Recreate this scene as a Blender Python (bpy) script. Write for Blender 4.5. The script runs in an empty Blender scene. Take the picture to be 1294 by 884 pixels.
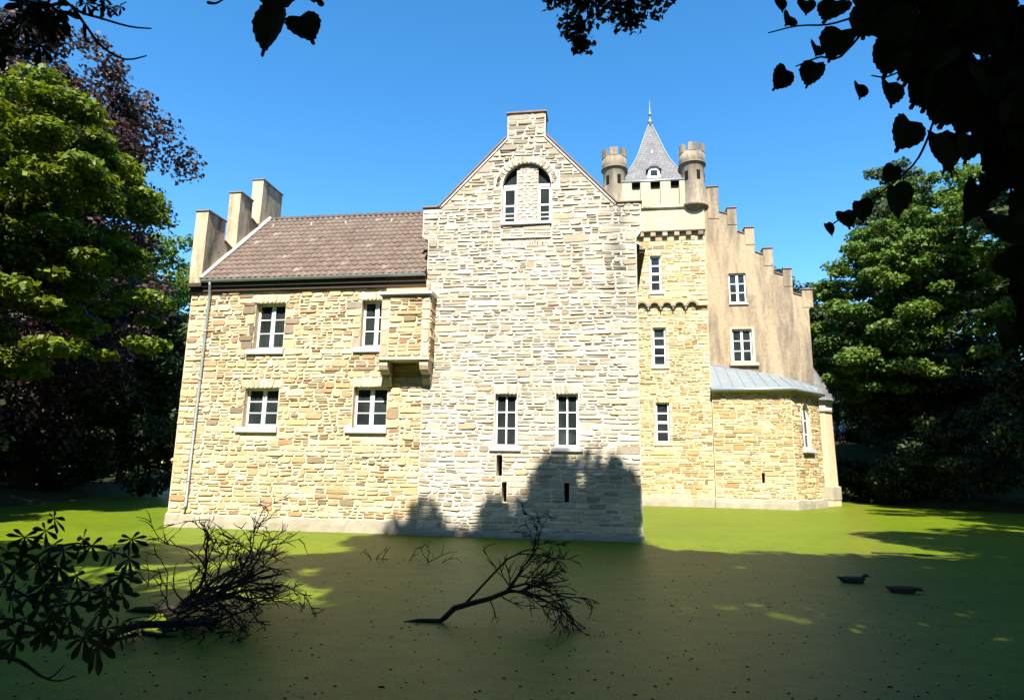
import bpy, math, random
import numpy as np
from mathutils import Vector, Matrix, noise
from mathutils.geometry import tessellate_polygon

# ------------------------------------------------------------------ camera, sky, sun, exposure
scene = bpy.context.scene
COL = scene.collection
R = math.radians

PITCH, ROLL, EYE = R(10.46), R(0.90), 2.25
cam_data = bpy.data.cameras.new('camera')
cam_data.sensor_width = 36.0
cam_data.lens = 22.257
cam_data.clip_start = 0.05
cam_data.clip_end = 2000.0
cam = bpy.data.objects.new('camera', cam_data)
COL.objects.link(cam)
fw = Vector((0, math.cos(PITCH), math.sin(PITCH)))
up0 = Vector((0, -math.sin(PITCH), math.cos(PITCH)))
rt0 = Vector((1, 0, 0))
cy_ = rt0 * -math.sin(ROLL) + up0 * math.cos(ROLL)
cx_ = cy_.cross(-fw)
cam.matrix_world = Matrix(((cx_.x, cy_.x, -fw.x, 0), (cx_.y, cy_.y, -fw.y, 0), (cx_.z, cy_.z, -fw.z, EYE), (0, 0, 0, 1)))
scene.camera = cam

SUN_EL = R(51.0)
SUN_AZ = R(3.0)          # light travels towards +Y, three degrees to the right
world = bpy.data.worlds.new('World')
scene.world = world
world.use_nodes = True
wn = world.node_tree
wn.nodes.clear()
sky = wn.nodes.new('ShaderNodeTexSky')
sky.sky_type = 'NISHITA'
sky.sun_disc = False
sky.sun_elevation = SUN_EL
sky.sun_rotation = math.pi + SUN_AZ
sky.air_density = 1.0
sky.dust_density = 0.15
sky.ozone_density = 3.0
hsv = wn.nodes.new('ShaderNodeHueSaturation')
hsv.inputs['Saturation'].default_value = 1.30
hsv.inputs['Hue'].default_value = 0.495
bg = wn.nodes.new('ShaderNodeBackground')
bg.inputs['Strength'].default_value = 0.102
wo = wn.nodes.new('ShaderNodeOutputWorld')
wn.links.new(sky.outputs[0], hsv.inputs['Color'])
wn.links.new(hsv.outputs[0], bg.inputs[0])
wn.links.new(bg.outputs[0], wo.inputs[0])

sl = bpy.data.lights.new('sun', 'SUN')
sl.energy = 5.0
sl.angle = R(0.53)
sl.color = (1.0, 0.93, 0.81)
sun = bpy.data.objects.new('sun', sl)
COL.objects.link(sun)
sdir = Vector((math.sin(SUN_AZ) * math.cos(SUN_EL), math.cos(SUN_AZ) * math.cos(SUN_EL), -math.sin(SUN_EL)))
sun.rotation_euler = sdir.to_track_quat('-Z', 'Y').to_euler()
sun.location = (0, -20, 40)

vs = scene.view_settings
vs.view_transform = 'Standard'
vs.look = 'None'
vs.gamma = 1.0
vs.exposure = 1.55
scene.cycles.use_denoising = True
scene.cycles.max_bounces = 6
scene.cycles.diffuse_bounces = 3
scene.cycles.transparent_max_bounces = 8
scene.cycles.caustics_reflective = False
scene.cycles.caustics_refractive = False

# ------------------------------------------------------------------ materials
MATS = {}


class NT:
    def __init__(self, name):
        self.m = bpy.data.materials.new(name)
        self.m.use_nodes = True
        self.t = self.m.node_tree
        self.t.nodes.clear()
        self.out = self.t.nodes.new('ShaderNodeOutputMaterial')
        MATS[name] = self.m

    def n(self, kind, **kw):
        nd = self.t.nodes.new('ShaderNode' + kind)
        for k, v in kw.items():
            if k in nd.inputs:
                nd.inputs[k].default_value = v
            else:
                setattr(nd, k, v)
        return nd

    def l(self, a, b):
        self.t.links.new(a, b)

    def math(self, op, a, b=None, clamp=False):
        nd = self.n('Math', operation=op, use_clamp=clamp)
        for i, v in enumerate((a, b)):
            if v is None:
                continue
            if isinstance(v, (int, float)):
                nd.inputs[i].default_value = v
            else:
                self.l(v, nd.inputs[i])
        return nd.outputs[0]

    def mix(self, mode, fac, a, b):
        nd = self.n('Mix', data_type='RGBA', blend_type=mode)
        ins = [nd.inputs[0], nd.inputs[6], nd.inputs[7]]
        for s, v in zip(ins, (fac, a, b)):
            if isinstance(v, (int, float)):
                s.default_value = v
            elif isinstance(v, tuple):
                s.default_value = (*v, 1) if len(v) == 3 else v
            else:
                self.l(v, s)
        return nd.outputs[2]

    def ramp(self, fac, stops, interp='LINEAR'):
        nd = self.n('ValToRGB')
        cr = nd.color_ramp
        cr.interpolation = interp
        while len(cr.elements) < len(stops):
            cr.elements.new(0.5)
        for e, (p, c) in zip(cr.elements, stops):
            e.position = p
            e.color = (*c, 1) if len(c) == 3 else c
        self.l(fac, nd.inputs[0])
        return nd.outputs[0]

    def noise(self, vec, scale, detail=3.0, rough=0.6, dist=0.0):
        nd = self.n('TexNoise', Scale=scale, Detail=detail, Roughness=rough, Distortion=dist)
        if vec is not None:
            self.l(vec, nd.inputs['Vector'])
        return nd.outputs[0]

    def mapping(self, vec, scale=(1, 1, 1), loc=(0, 0, 0)):
        nd = self.n('Mapping')
        nd.inputs['Scale'].default_value = scale
        nd.inputs['Location'].default_value = loc
        self.l(vec, nd.inputs['Vector'])
        return nd.outputs[0]

    def rnd(self):
        gi = self.n('NewGeometry').outputs['Random Per Island']
        oi = self.n('ObjectInfo').outputs['Random']
        return self.math('FRACT', self.math('ADD', gi, oi))

    def bump(self, h, strength, dist=0.02):
        nd = self.n('Bump', Strength=strength, Distance=dist)
        self.l(h, nd.inputs['Height'])
        return nd.outputs[0]

    def bsdf(self, color, rough=0.8, spec=0.3, normal=None, metallic=0.0):
        nd = self.n('BsdfPrincipled')
        for key, v in (('Base Color', color), ('Roughness', rough), ('Specular IOR Level', spec), ('Metallic', metallic)):
            if isinstance(v, (int, float)):
                nd.inputs[key].default_value = v
            elif isinstance(v, tuple):
                nd.inputs[key].default_value = (*v, 1)
            else:
                self.l(v, nd.inputs[key])
        if normal is not None:
            self.l(normal, nd.inputs['Normal'])
        return nd.outputs[0]

    def done(self, sh):
        self.l(sh, self.out.inputs['Surface'])
        return self.m


def obj_co(t):
    return t.n('TexCoord').outputs['Object']


def simple(name, col, rough=0.7, spec=0.3, var=0.25, scale=3.0, metallic=0.0, bump=0.15, stretch=(1, 1, 1)):
    t = NT(name)
    co = t.mapping(obj_co(t), stretch)
    nz = t.noise(co, scale, 5.0, 0.65)
    f = t.math('MULTIPLY_ADD', nz, 2 * var)
    f.node.inputs[2].default_value = 1 - var
    vv = t.n('CombineColor')
    for i in range(3):
        t.l(f, vv.inputs[i])
    c = t.mix('MULTIPLY', 1.0, col, vv.outputs[0])
    nb = t.noise(co, scale * 9, 3.0, 0.6)
    return t.done(t.bsdf(c, rough, spec, t.bump(nb, bump) if bump else None, metallic))


def stone_mat(name, stops, stain=(0.5, 0.5, 0.5), stain_amt=0.35, right_stain=False):
    t = NT(name)
    co = obj_co(t)
    r = t.rnd()
    c = t.ramp(r, stops)
    r2 = t.math('FRACT', t.math('MULTIPLY', r, 17.31))
    v = t.math('MULTIPLY_ADD', r2, 0.42)
    v.node.inputs[2].default_value = 0.93
    fine = t.noise(t.mapping(co, (1, 1, 2.2)), 9.0, 6.0, 0.7)
    v2 = t.math('MULTIPLY', v, t.math('MULTIPLY_ADD', fine, 0.75))
    v2.node.inputs[1].links[0].from_node.inputs[2].default_value = 0.62
    vv = t.n('CombineColor')
    for i in range(3):
        t.l(v2, vv.inputs[i])
    c = t.mix('MULTIPLY', 1.0, c, vv.outputs[0])
    big = t.noise(t.mapping(co, (0.9, 1, 0.45)), 0.55, 4.0, 0.6)
    m = t.math('MULTIPLY', t.math('SUBTRACT', big, 0.47), 5.0, clamp=True)
    m = t.math('MULTIPLY', m, stain_amt)
    c = t.mix('MIX', m, c, stain)
    if right_stain:
        # old rain run-off down the right-hand corner, under the kneeler
        sx = t.n('SeparateXYZ')
        t.l(co, sx.inputs[0])
        wob = t.noise(t.mapping(co, (1.2, 1, 0.25)), 1.6, 4.0, 0.65)
        band = t.math('SUBTRACT', 1.0, t.math('MULTIPLY', t.math('ABSOLUTE', t.math('SUBTRACT', sx.outputs[0], 15.85)), 1.5), clamp=True)
        hi = t.math('MULTIPLY', t.math('SUBTRACT', sx.outputs[2], 6.2), 0.4, clamp=True)
        k = t.math('MULTIPLY', t.math('MULTIPLY', band, hi), t.math('MULTIPLY', wob, 1.5))
        c = t.mix('MIX', k, c, (0.17, 0.155, 0.13))
        top = t.math('MULTIPLY', t.math('MULTIPLY', t.math('SUBTRACT', sx.outputs[2], 10.8), 0.35, clamp=True), wob)
        c = t.mix('MIX', t.math('MULTIPLY', top, 0.8), c, (0.24, 0.205, 0.155))
    rough_n = t.noise(t.mapping(co, (1, 1, 1.8)), 11.0, 7.0, 0.72)
    return t.done(t.bsdf(c, 0.95, 0.08, t.bump(rough_n, 0.7, 0.035)))


stone_mat('stone_tan', [(0.0, (0.50, 0.385, 0.235)), (0.30, (0.45, 0.32, 0.175)), (0.5, (0.51, 0.42, 0.285)),
                        (0.66, (0.39, 0.25, 0.12)), (0.78, (0.48, 0.38, 0.25)), (0.88, (0.27, 0.19, 0.115)), (0.96, (0.19, 0.145, 0.10)), (1.0, (0.40, 0.20, 0.085))],
          stain=(0.35, 0.29, 0.20), stain_amt=0.30)
stone_mat('stone_pale', [(0.0, (0.43, 0.385, 0.31)), (0.3, (0.37, 0.325, 0.25)), (0.55, (0.46, 0.41, 0.33)),
                         (0.72, (0.31, 0.265, 0.195)), (0.86, (0.43, 0.36, 0.25)), (0.95, (0.24, 0.205, 0.155)), (1.0, (0.36, 0.255, 0.15))],
          stain=(0.29, 0.265, 0.22), stain_amt=0.45, right_stain=True)
stone_mat('stone_tower', [(0.0, (0.50, 0.39, 0.225)), (0.35, (0.45, 0.325, 0.17)), (0.6, (0.51, 0.41, 0.26)),
                          (0.78, (0.31, 0.20, 0.09)), (0.9, (0.40, 0.27, 0.13)), (1.0, (0.21, 0.155, 0.095))],
          stain=(0.34, 0.275, 0.17), stain_amt=0.25)
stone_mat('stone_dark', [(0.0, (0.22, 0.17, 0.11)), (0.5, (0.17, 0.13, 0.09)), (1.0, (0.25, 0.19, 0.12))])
stone_mat('stone_dressed', [(0.0, (0.40, 0.33, 0.23)), (0.5, (0.45, 0.38, 0.27)), (1.0, (0.34, 0.28, 0.19))])
simple('mortar_tan', (0.60, 0.50, 0.345), 0.95, 0.1, 0.38, 3.5, bump=0.8)
simple('mortar_pale', (0.52, 0.48, 0.40), 0.95, 0.1, 0.40, 2.5, bump=0.8)
simple('mortar_tower', (0.56, 0.47, 0.32), 0.95, 0.1, 0.38, 3.0, bump=0.8)
simple('plinth_stone', (0.30, 0.265, 0.205), 0.95, 0.1, 0.45, 1.3, bump=0.6)
simple('white_paint', (0.80, 0.80, 0.78), 0.45, 0.4, 0.05, 4.0, bump=0.03)
simple('sill_stone', (0.42, 0.42, 0.42), 0.8, 0.2, 0.2, 5.0, bump=0.2)
simple('zinc', (0.34, 0.39, 0.41), 0.42, 0.5, 0.2, 3.0, metallic=0.55, bump=0.05)
simple('lead', (0.185, 0.215, 0.235), 0.55, 0.35, 0.25, 1.8, metallic=0.2, bump=0.08)
simple('wood_dark', (0.045, 0.035, 0.026), 0.75, 0.25, 0.3, 4.0)
simple('copper_brown', (0.21, 0.14, 0.11), 0.8, 0.2, 0.3, 3.0)
simple('coping_white', (0.52, 0.49, 0.43), 0.85, 0.2, 0.25, 3.0)
simple('brick_pink', (0.43, 0.345, 0.285), 0.9, 0.15, 0.3, 6.0, bump=0.5)
simple('ridge_clay', (0.075, 0.062, 0.058), 0.8, 0.2, 0.3, 4.0)
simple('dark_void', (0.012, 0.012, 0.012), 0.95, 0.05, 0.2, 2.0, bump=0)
simple('underlay', (0.03, 0.026, 0.022), 0.9, 0.1, 0.3, 2.0, bump=0)


def glass_mat():
    t = NT('glass')
    co = obj_co(t)
    nz = t.noise(co, 0.8, 2.0)
    c = t.ramp(nz, [(0.3, (0.010, 0.013, 0.014)), (0.7, (0.030, 0.040, 0.038))])
    wav = t.noise(co, 2.5, 2.0)
    t.done(t.bsdf(c, 0.04, 0.32, t.bump(wav, 0.03, 0.03)))


glass_mat()


def tile_mat():
    t = NT('roof_tile')
    co = obj_co(t)
    r = t.rnd()
    c = t.ramp(r, [(0, (0.150, 0.108, 0.086)), (0.4, (0.118, 0.084, 0.068)), (0.75, (0.170, 0.124, 0.098)), (0.95, (0.125, 0.098, 0.08)), (1, (0.24, 0.20, 0.16))])
    pos = t.n('NewGeometry').outputs['Position']
    n = t.noise(pos, 0.7, 5, 0.65)
    c = t.mix('MIX', t.math('MULTIPLY', t.math('SUBTRACT', n, 0.5, True), 1.8, True), c, (0.17, 0.15, 0.115))
    f = t.noise(pos, 22, 4, 0.7)
    c = t.mix('MIX', t.math('MULTIPLY', t.math('SUBTRACT', f, 0.58, True), 2.0, True), c, (0.24, 0.22, 0.18))
    t.done(t.bsdf(c, 0.8, 0.25, t.bump(f, 0.4, 0.01)))


tile_mat()


def slate_mat():
    t = NT('slate')
    co = obj_co(t)
    br = t.n('TexBrick', Scale=1.0)
    br.inputs['Color1'].default_value = (0.115, 0.118, 0.125, 1)
    br.inputs['Color2'].default_value = (0.16, 0.16, 0.165, 1)
    br.inputs['Mortar'].default_value = (0.06, 0.06, 0.065, 1)
    br.inputs['Mortar Size'].default_value = 0.012
    br.inputs['Brick Width'].default_value = 0.28
    br.inputs['Row Height'].default_value = 0.17
    sx = t.n('SeparateXYZ')
    t.l(co, sx.inputs[0])
    cb = t.n('CombineXYZ')
    t.l(t.math('ADD', sx.outputs[0], sx.outputs[1]), cb.inputs[0])
    t.l(sx.outputs[2], cb.inputs[1])
    t.l(cb.outputs[0], br.inputs['Vector'])
    n = t.noise(co, 1.5, 4, 0.6)
    c = t.mix('MULTIPLY', 0.6, br.outputs[0], t.ramp(n, [(0.3, (0.7, 0.7, 0.7)), (0.7, (1.25, 1.22, 1.2))]))
    t.done(t.bsdf(c, 0.7, 0.25, t.bump(br.outputs[1], 0.3, 0.02)))


slate_mat()


def plaster_mat(name, base, streak, amt, scale=1.0):
    t = NT(name)
    co = obj_co(t)
    st = t.noise(t.mapping(co, (1.0, 1.0, 0.16)), 1.25 * scale, 7.0, 0.62, 0.5)
    blot = t.noise(co, 0.7, 5.0, 0.62)
    k = t.math('MULTIPLY', t.math('SUBTRACT', st, 0.42, True), 4.0, True)
    k = t.math('MULTIPLY', k, t.math('MULTIPLY_ADD', blot, 1.2))
    k = t.math('MULTIPLY', k, amt, True)
    c = t.mix('MIX', k, base, streak)
    fine = t.noise(co, 5.0, 6.0, 0.7)
    c = t.mix('MULTIPLY', 0.8, c, t.ramp(fine, [(0.3, (0.72, 0.72, 0.72)), (0.7, (1.18, 1.18, 1.18))]))
    hb = t.noise(co, 14.0, 5.0, 0.7)
    t.done(t.bsdf(c, 0.95, 0.12, t.bump(hb, 0.5, 0.03)))


plaster_mat('plaster_streaked', (0.36, 0.285, 0.19), (0.17, 0.14, 0.108), 1.1)
plaster_mat('plaster_turret', (0.30, 0.245, 0.17), (0.14, 0.12, 0.095), 1.1)
plaster_mat('plaster_cream', (0.54, 0.43, 0.275), (0.36, 0.29, 0.20), 0.5)
plaster_mat('parapet_stone', (0.54, 0.45, 0.295), (0.15, 0.12, 0.09), 1.0, 1.4)


def leaf_mat(name, stops, trans=0.35, spec=0.3):
    t = NT(name)
    r = t.rnd()
    pos = t.n('NewGeometry').outputs['Position']
    n = t.noise(pos, 0.45, 2.0, 0.5)
    f = t.math('ADD', t.math('MULTIPLY', r, 0.55), t.math('MULTIPLY', t.math('SUBTRACT', n, 0.3), 1.1), True)
    c = t.ramp(f, stops)
    b = t.bsdf(c, 0.55, spec)
    tr = t.n('BsdfTranslucent')
    t.l(t.mix('MULTIPLY', 1.0, c, (1.25, 1.2, 0.5)), tr.inputs[0])
    mx = t.n('MixShader')
    mx.inputs[0].default_value = trans
    t.l(b, mx.inputs[1])
    t.l(tr.outputs[0], mx.inputs[2])
    t.done(mx.outputs[0])


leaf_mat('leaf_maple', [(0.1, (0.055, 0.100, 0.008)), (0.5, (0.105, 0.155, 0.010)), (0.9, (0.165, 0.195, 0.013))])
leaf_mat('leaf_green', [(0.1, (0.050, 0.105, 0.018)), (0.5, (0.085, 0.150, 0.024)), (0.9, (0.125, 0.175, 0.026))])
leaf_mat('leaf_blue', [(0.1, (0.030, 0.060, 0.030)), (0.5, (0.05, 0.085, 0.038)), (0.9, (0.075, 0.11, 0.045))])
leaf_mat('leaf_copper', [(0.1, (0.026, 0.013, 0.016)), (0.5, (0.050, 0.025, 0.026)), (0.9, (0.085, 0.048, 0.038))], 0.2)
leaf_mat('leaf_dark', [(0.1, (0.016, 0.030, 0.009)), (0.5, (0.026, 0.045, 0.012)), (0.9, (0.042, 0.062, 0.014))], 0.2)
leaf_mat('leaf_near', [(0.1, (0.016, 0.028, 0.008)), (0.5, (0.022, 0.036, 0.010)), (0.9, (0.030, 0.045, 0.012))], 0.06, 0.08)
simple('bark', (0.040, 0.033, 0.026), 0.95, 0.1, 0.45, 4.0, bump=0.8, stretch=(3, 3, 0.6))
simple('dead_wood', (0.030, 0.024, 0.019), 0.9, 0.15, 0.45, 8.0, bump=0.6)
simple('debris', (0.016, 0.013, 0.009), 0.9, 0.1, 0.4, 8.0, bump=0)


def water_mat():
    t = NT('duckweed')
    pos = t.n('NewGeometry').outputs['Position']
    drift = t.noise(t.mapping(pos, (0.35, 1.0, 1.0)), 0.55, 5.0, 0.6, 0.6)
    grain = t.noise(pos, 26.0, 3.0, 0.75)
    mid = t.noise(t.mapping(pos, (0.6, 1.0, 1)), 3.2, 4.0, 0.65)
    c = t.ramp(drift, [(0.28, (0.080, 0.122, 0.003)), (0.5, (0.101, 0.147, 0.0035)), (0.72, (0.115, 0.160, 0.004))])
    c = t.mix('MULTIPLY', 0.85, c, t.ramp(grain, [(0.32, (0.42, 0.44, 0.4)), (0.60, (1.22, 1.2, 1.2))]))
    c = t.mix('MULTIPLY', 0.9, c, t.ramp(mid, [(0.32, (0.72, 0.75, 0.7)), (0.66, (1.15, 1.12, 1.1))]))
    # bare wet specks and threads where the duckweed is thin
    thin = t.noise(pos, 9.0, 5.0, 0.72)
    k = t.math('MULTIPLY', t.math('SUBTRACT', thin, 0.66, True), 7.0, True)
    c = t.mix('MIX', k, c, (0.02, 0.022, 0.008))
    # browned drift line towards the right-hand bank
    sx = t.n('SeparateXYZ')
    t.l(pos, sx.inputs[0])
    e = t.math('SUBTRACT', 1.0, t.math('MULTIPLY', t.math('ABSOLUTE', t.math('SUBTRACT', t.math('SUBTRACT', sx.outputs[0], t.math('MULTIPLY', sx.outputs[1], 0.53)), 0.2)), 0.8), clamp=True)
    e = t.math('MULTIPLY', e, t.math('MULTIPLY', t.math('SUBTRACT', thin, 0.44, True), 5.0, True))
    c = t.mix('MIX', t.math('MULTIPLY', e, 0.7), c, (0.17, 0.10, 0.035))
    t.done(t.bsdf(c, 0.5, 0.17, t.bump(grain, 0.35, 0.01)))


water_mat()


def ground_mat():
    t = NT('forest_floor')
    pos = t.n('NewGeometry').outputs['Position']
    n = t.noise(pos, 0.8, 5, 0.65)
    f = t.noise(pos, 7.0, 5, 0.7)
    c = t.ramp(n, [(0.3, (0.028, 0.024, 0.013)), (0.55, (0.030, 0.042, 0.013)), (0.75, (0.045, 0.05, 0.018))])
    c = t.mix('MULTIPLY', 0.8, c, t.ramp(f, [(0.3, (0.55, 0.55, 0.55)), (0.7, (1.3, 1.3, 1.3))]))
    t.done(t.bsdf(c, 0.95, 0.1, t.bump(f, 0.8, 0.1)))


ground_mat()

# ------------------------------------------------------------------ mesh helpers


class MB:
    """Collects shapes into one mesh."""

    def __init__(self):
        self.v = []
        self.f = []
        self.s = False

    def add(self, vs, fs):
        o = len(self.v)
        self.v.extend(vs)
        self.f.extend([tuple(i + o for i in f) for f in fs])
        return self

    def box(self, x0, x1, y0, y1, z0, z1):
        return self.add([(x0, y0, z0), (x1, y0, z0), (x1, y1, z0), (x0, y1, z0), (x0, y0, z1), (x1, y0, z1), (x1, y1, z1), (x0, y1, z1)],
                        [(0, 1, 5, 4), (1, 2, 6, 5), (2, 3, 7, 6), (3, 0, 4, 7), (4, 5, 6, 7), (3, 2, 1, 0)])

    def bbox(self, x0, x1, y0, y1, z0, z1, b=0.01):
        """box with its four front edges chamfered"""
        vs = [(x0, y1, z0), (x1, y1, z0), (x1, y1, z1), (x0, y1, z1), (x0, y0 + b, z0), (x1, y0 + b, z0), (x1, y0 + b, z1), (x0, y0 + b, z1),
              (x0 + b, y0, z0 + b), (x1 - b, y0, z0 + b), (x1 - b, y0, z1 - b), (x0 + b, y0, z1 - b)]
        fs = [(3, 2, 1, 0)]
        for a, c in ((0, 4), (4, 8)):
            for i in range(4):
                j = (i + 1) % 4
                fs.append((a + i, a + j, c + j, c + i))
        fs.append((8, 9, 10, 11))
        return self.add(vs, fs)

    def prism(self, poly, y0, y1, holes=()):
        """outline in x,z pushed through y (with holes)"""
        loops = [[Vector((p[0], p[1], 0)) for p in poly]] + [[Vector((p[0], p[1], 0)) for p in h] for h in holes]
        flat = [p for lp in loops for p in lp]
        tris = tessellate_polygon(loops)
        o = len(flat)
        vs = [(p.x, y0, p.y) for p in flat] + [(p.x, y1, p.y) for p in flat]
        fs = []
        for a, b, c in tris:
            n = (flat[b] - flat[a]).cross(flat[c] - flat[a]).z
            if n < 0:
                a, b, c = a, c, b
            fs.append((a, b, c))
            fs.append((c + o, b + o, a + o))
        k = 0
        for li, lp in enumerate(loops):
            m = len(lp)
            area = sum(lp[i].x * lp[(i + 1) % m].y - lp[(i + 1) % m].x * lp[i].y for i in range(m))
            flip = (area < 0) ^ (li > 0)
            for i in range(m):
                a, b = k + i, k + (i + 1) % m
                q = (a, a + o, b + o, b)
                fs.append(q if flip else q[::-1])
            k += m
        return self.add(vs, fs)

    def tube(self, pts, rad, n=6, cap=True):
        pts = [Vector(p) for p in pts]
        m = len(pts)
        if not hasattr(rad, '__len__'):
            rad = [rad] * m
        up = Vector((0.31, 0.17, 0.93)).normalized()
        vs = []
        for i, p in enumerate(pts):
            d = (pts[min(i + 1, m - 1)] - pts[max(i - 1, 0)])
            d = d.normalized() if d.length > 1e-9 else Vector((0, 0, 1))
            a = d.cross(up)
            if a.length < 1e-3:
                a = d.cross(Vector((1, 0, 0)))
            a.normalize()
            b = d.cross(a)
            for k in range(n):
                t = 2 * math.pi * k / n
                vs.append(tuple(p + (a * math.cos(t) + b * math.sin(t)) * rad[i]))
        fs = []
        for i in range(m - 1):
            for k in range(n):
                k2 = (k + 1) % n
                fs.append((i * n + k, i * n + k2, (i + 1) * n + k2, (i + 1) * n + k))
        if cap:
            fs.append(tuple(range(n))[::-1])
            fs.append(tuple(range((m - 1) * n, m * n)))
        self.s = True
        return self.add(vs, fs)

    def lathe(self, prof, cx, cy, n=20, a0=0.0, a1=2 * math.pi, cap=True):
        full = abs(a1 - a0 - 2 * math.pi) < 1e-6
        m = n if full else n + 1
        vs = []
        for r, z in prof:
            for k in range(m):
                t = a0 + (a1 - a0) * k / n
                vs.append((cx + r * math.cos(t), cy + r * math.sin(t), z))
        fs = []
        for i in range(len(prof) - 1):
            for k in range(n):
                k2 = (k + 1) % m
                fs.append((i * m + k, i * m + k2, (i + 1) * m + k2, (i + 1) * m + k))
        if cap and full:
            fs.append(tuple(range(m))[::-1])
            fs.append(tuple(range((len(prof) - 1) * m, len(prof) * m)))
        return self.add(vs, fs)

    def build(self, name, mat, parent=None, smooth=False, loc=None):
        me = bpy.data.meshes.new(name)
        me.from_pydata(self.v, [], self.f)
        me.materials.append(MATS[mat])
        if smooth:
            me.polygons.foreach_set('use_smooth', [True] * len(me.polygons))
        me.update()
        return link(name, me, parent, loc)


def link(name, data, parent=None, loc=None):
    o = bpy.data.objects.new(name, data)
    COL.objects.link(o)
    if parent is not None:
        o.parent = parent
    if loc is not None:
        o.location = loc
    return o


def tag(o, label=None, cat=None, group=None, kind=None):
    for k, v in (('label', label), ('category', cat), ('group', group), ('kind', kind)):
        if v:
            o[k] = v
    return o


def thing(name, label, cat, loc=(0, 0, 0), rz=0.0, group=None):
    o = link(name, None, None, loc)
    o.rotation_euler = (0, 0, rz)
    o.empty_display_size = 0.2
    return tag(o, label, cat, group)


# ------------------------------------------------------------------ ground and water
POND = [(-34, 4.5), (-16, 3.6), (-6, 3.2), (4, 3.0), (8.5, 3.2), (17.0, 5.0), (25.0, 13.0), (31.0, 25.0), (31.5, 36.0), (27.5, 43.5),
        (26, 52), (16, 74), (-16, 74), (-30, 56), (-25.5, 39), (-24, 34), (-23.2, 26), (-23.2, 17), (-25, 12), (-29, 9)]


def pond_distance(x, y):
    """signed distance to the pond's rim, negative inside (numpy)"""
    P = np.array(POND, float)
    Q = np.roll(P, -1, 0)
    best = np.full(x.shape, 1e9)
    inside = np.zeros(x.shape, bool)
    for (ax, ay), (bx, by) in zip(P, Q):
        dx, dy = bx - ax, by - ay
        t = np.clip(((x - ax) * dx + (y - ay) * dy) / (dx * dx + dy * dy), 0, 1)
        best = np.minimum(best, np.hypot(x - ax - t * dx, y - ay - t * dy))
        cond = ((ay > y) != (by > y)) & (x < (bx - ax) * (y - ay) / ((by - ay) if by != ay else 1e-9) + ax)
        inside ^= cond
    return np.where(inside, -best, best)


def smooth01(t):
    t = np.clip(t, 0, 1)
    return t * t * (3 - 2 * t)


def ground_z(x, y):
    x = np.asarray(x, float)
    y = np.asarray(y, float)
    d = pond_distance(x, y)
    z = np.where(d < 0, np.maximum(-0.9, d * 0.8), 0.62 * smooth01(d / 1.6))
    wob = 0.10 * np.sin(x * 0.9 + 1.3 * np.sin(y * 0.37)) * np.sin(y * 0.8 + np.sin(x * 0.5))
    z = z + wob * smooth01(d / 1.5 + 0.3)
    rise = 4.3 * smooth01((y - 44) / 14.0) * smooth01((x - 15) / 12.0) * smooth01(d / 6.0)
    return z + rise


def axis(parts):
    out = []
    for a, b, s in parts:
        out.extend(np.arange(a, b, s))
    out.append(parts[-1][1])
    return np.array(out)


gx = axis([(-900, -100, 100), (-100, -40, 6), (-40, 45, 0.8), (45, 105, 6), (105, 905, 100)])
gy = axis([(-600, -60, 90), (-60, -10, 5), (-10, 80, 0.8), (80, 140, 6), (140, 1000, 100)])
GX, GY = np.meshgrid(gx, gy)
GZ = ground_z(GX, GY)
nx, ny = len(gx), len(gy)
me = bpy.data.meshes.new('ground')
idx = np.arange(nx * ny).reshape(ny, nx)
quads = np.stack([idx[:-1, :-1], idx[:-1, 1:], idx[1:, 1:], idx[1:, :-1]], -1).reshape(-1, 4)


def mesh_from_arrays(name, V, Q, mat, smooth=False):
    me = bpy.data.meshes.new(name)
    V = np.ascontiguousarray(V, np.float32)
    Q = np.ascontiguousarray(Q, np.int32)
    me.vertices.add(len(V))
    me.vertices.foreach_set('co', V.ravel())
    me.loops.add(Q.size)
    me.loops.foreach_set('vertex_index', Q.ravel())
    me.polygons.add(len(Q))
    me.polygons.foreach_set('loop_start', np.arange(0, Q.size, Q.shape[1], dtype=np.int32))
    me.polygons.foreach_set('use_smooth', np.full(len(Q), smooth))
    me.materials.append(MATS[mat])
    me.update(calc_edges=True)
    return me


ground = link('ground', mesh_from_arrays('ground', np.stack([GX.ravel(), GY.ravel(), GZ.ravel()], 1), quads, 'forest_floor', True))
tag(ground, 'shaded leaf-littered earth bank around the moat', 'ground', kind='structure')
wm = MB()
wm.add([(x, y, 0.0) for x, y in POND], [tuple(range(len(POND)))])
# widen the sheet so its rim lies under the bank
wc = (0.0, 35.0)
wm.v = [(wc[0] + (x - wc[0]) * 1.03, wc[1] + (y - wc[1]) * 1.03, 0.0) for x, y, z in wm.v]
water = wm.build('water', 'duckweed')
tag(water, 'still moat water covered in bright green duckweed', 'water', kind='structure')

# ------------------------------------------------------------------ rubble masonry
STONES = []


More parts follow.
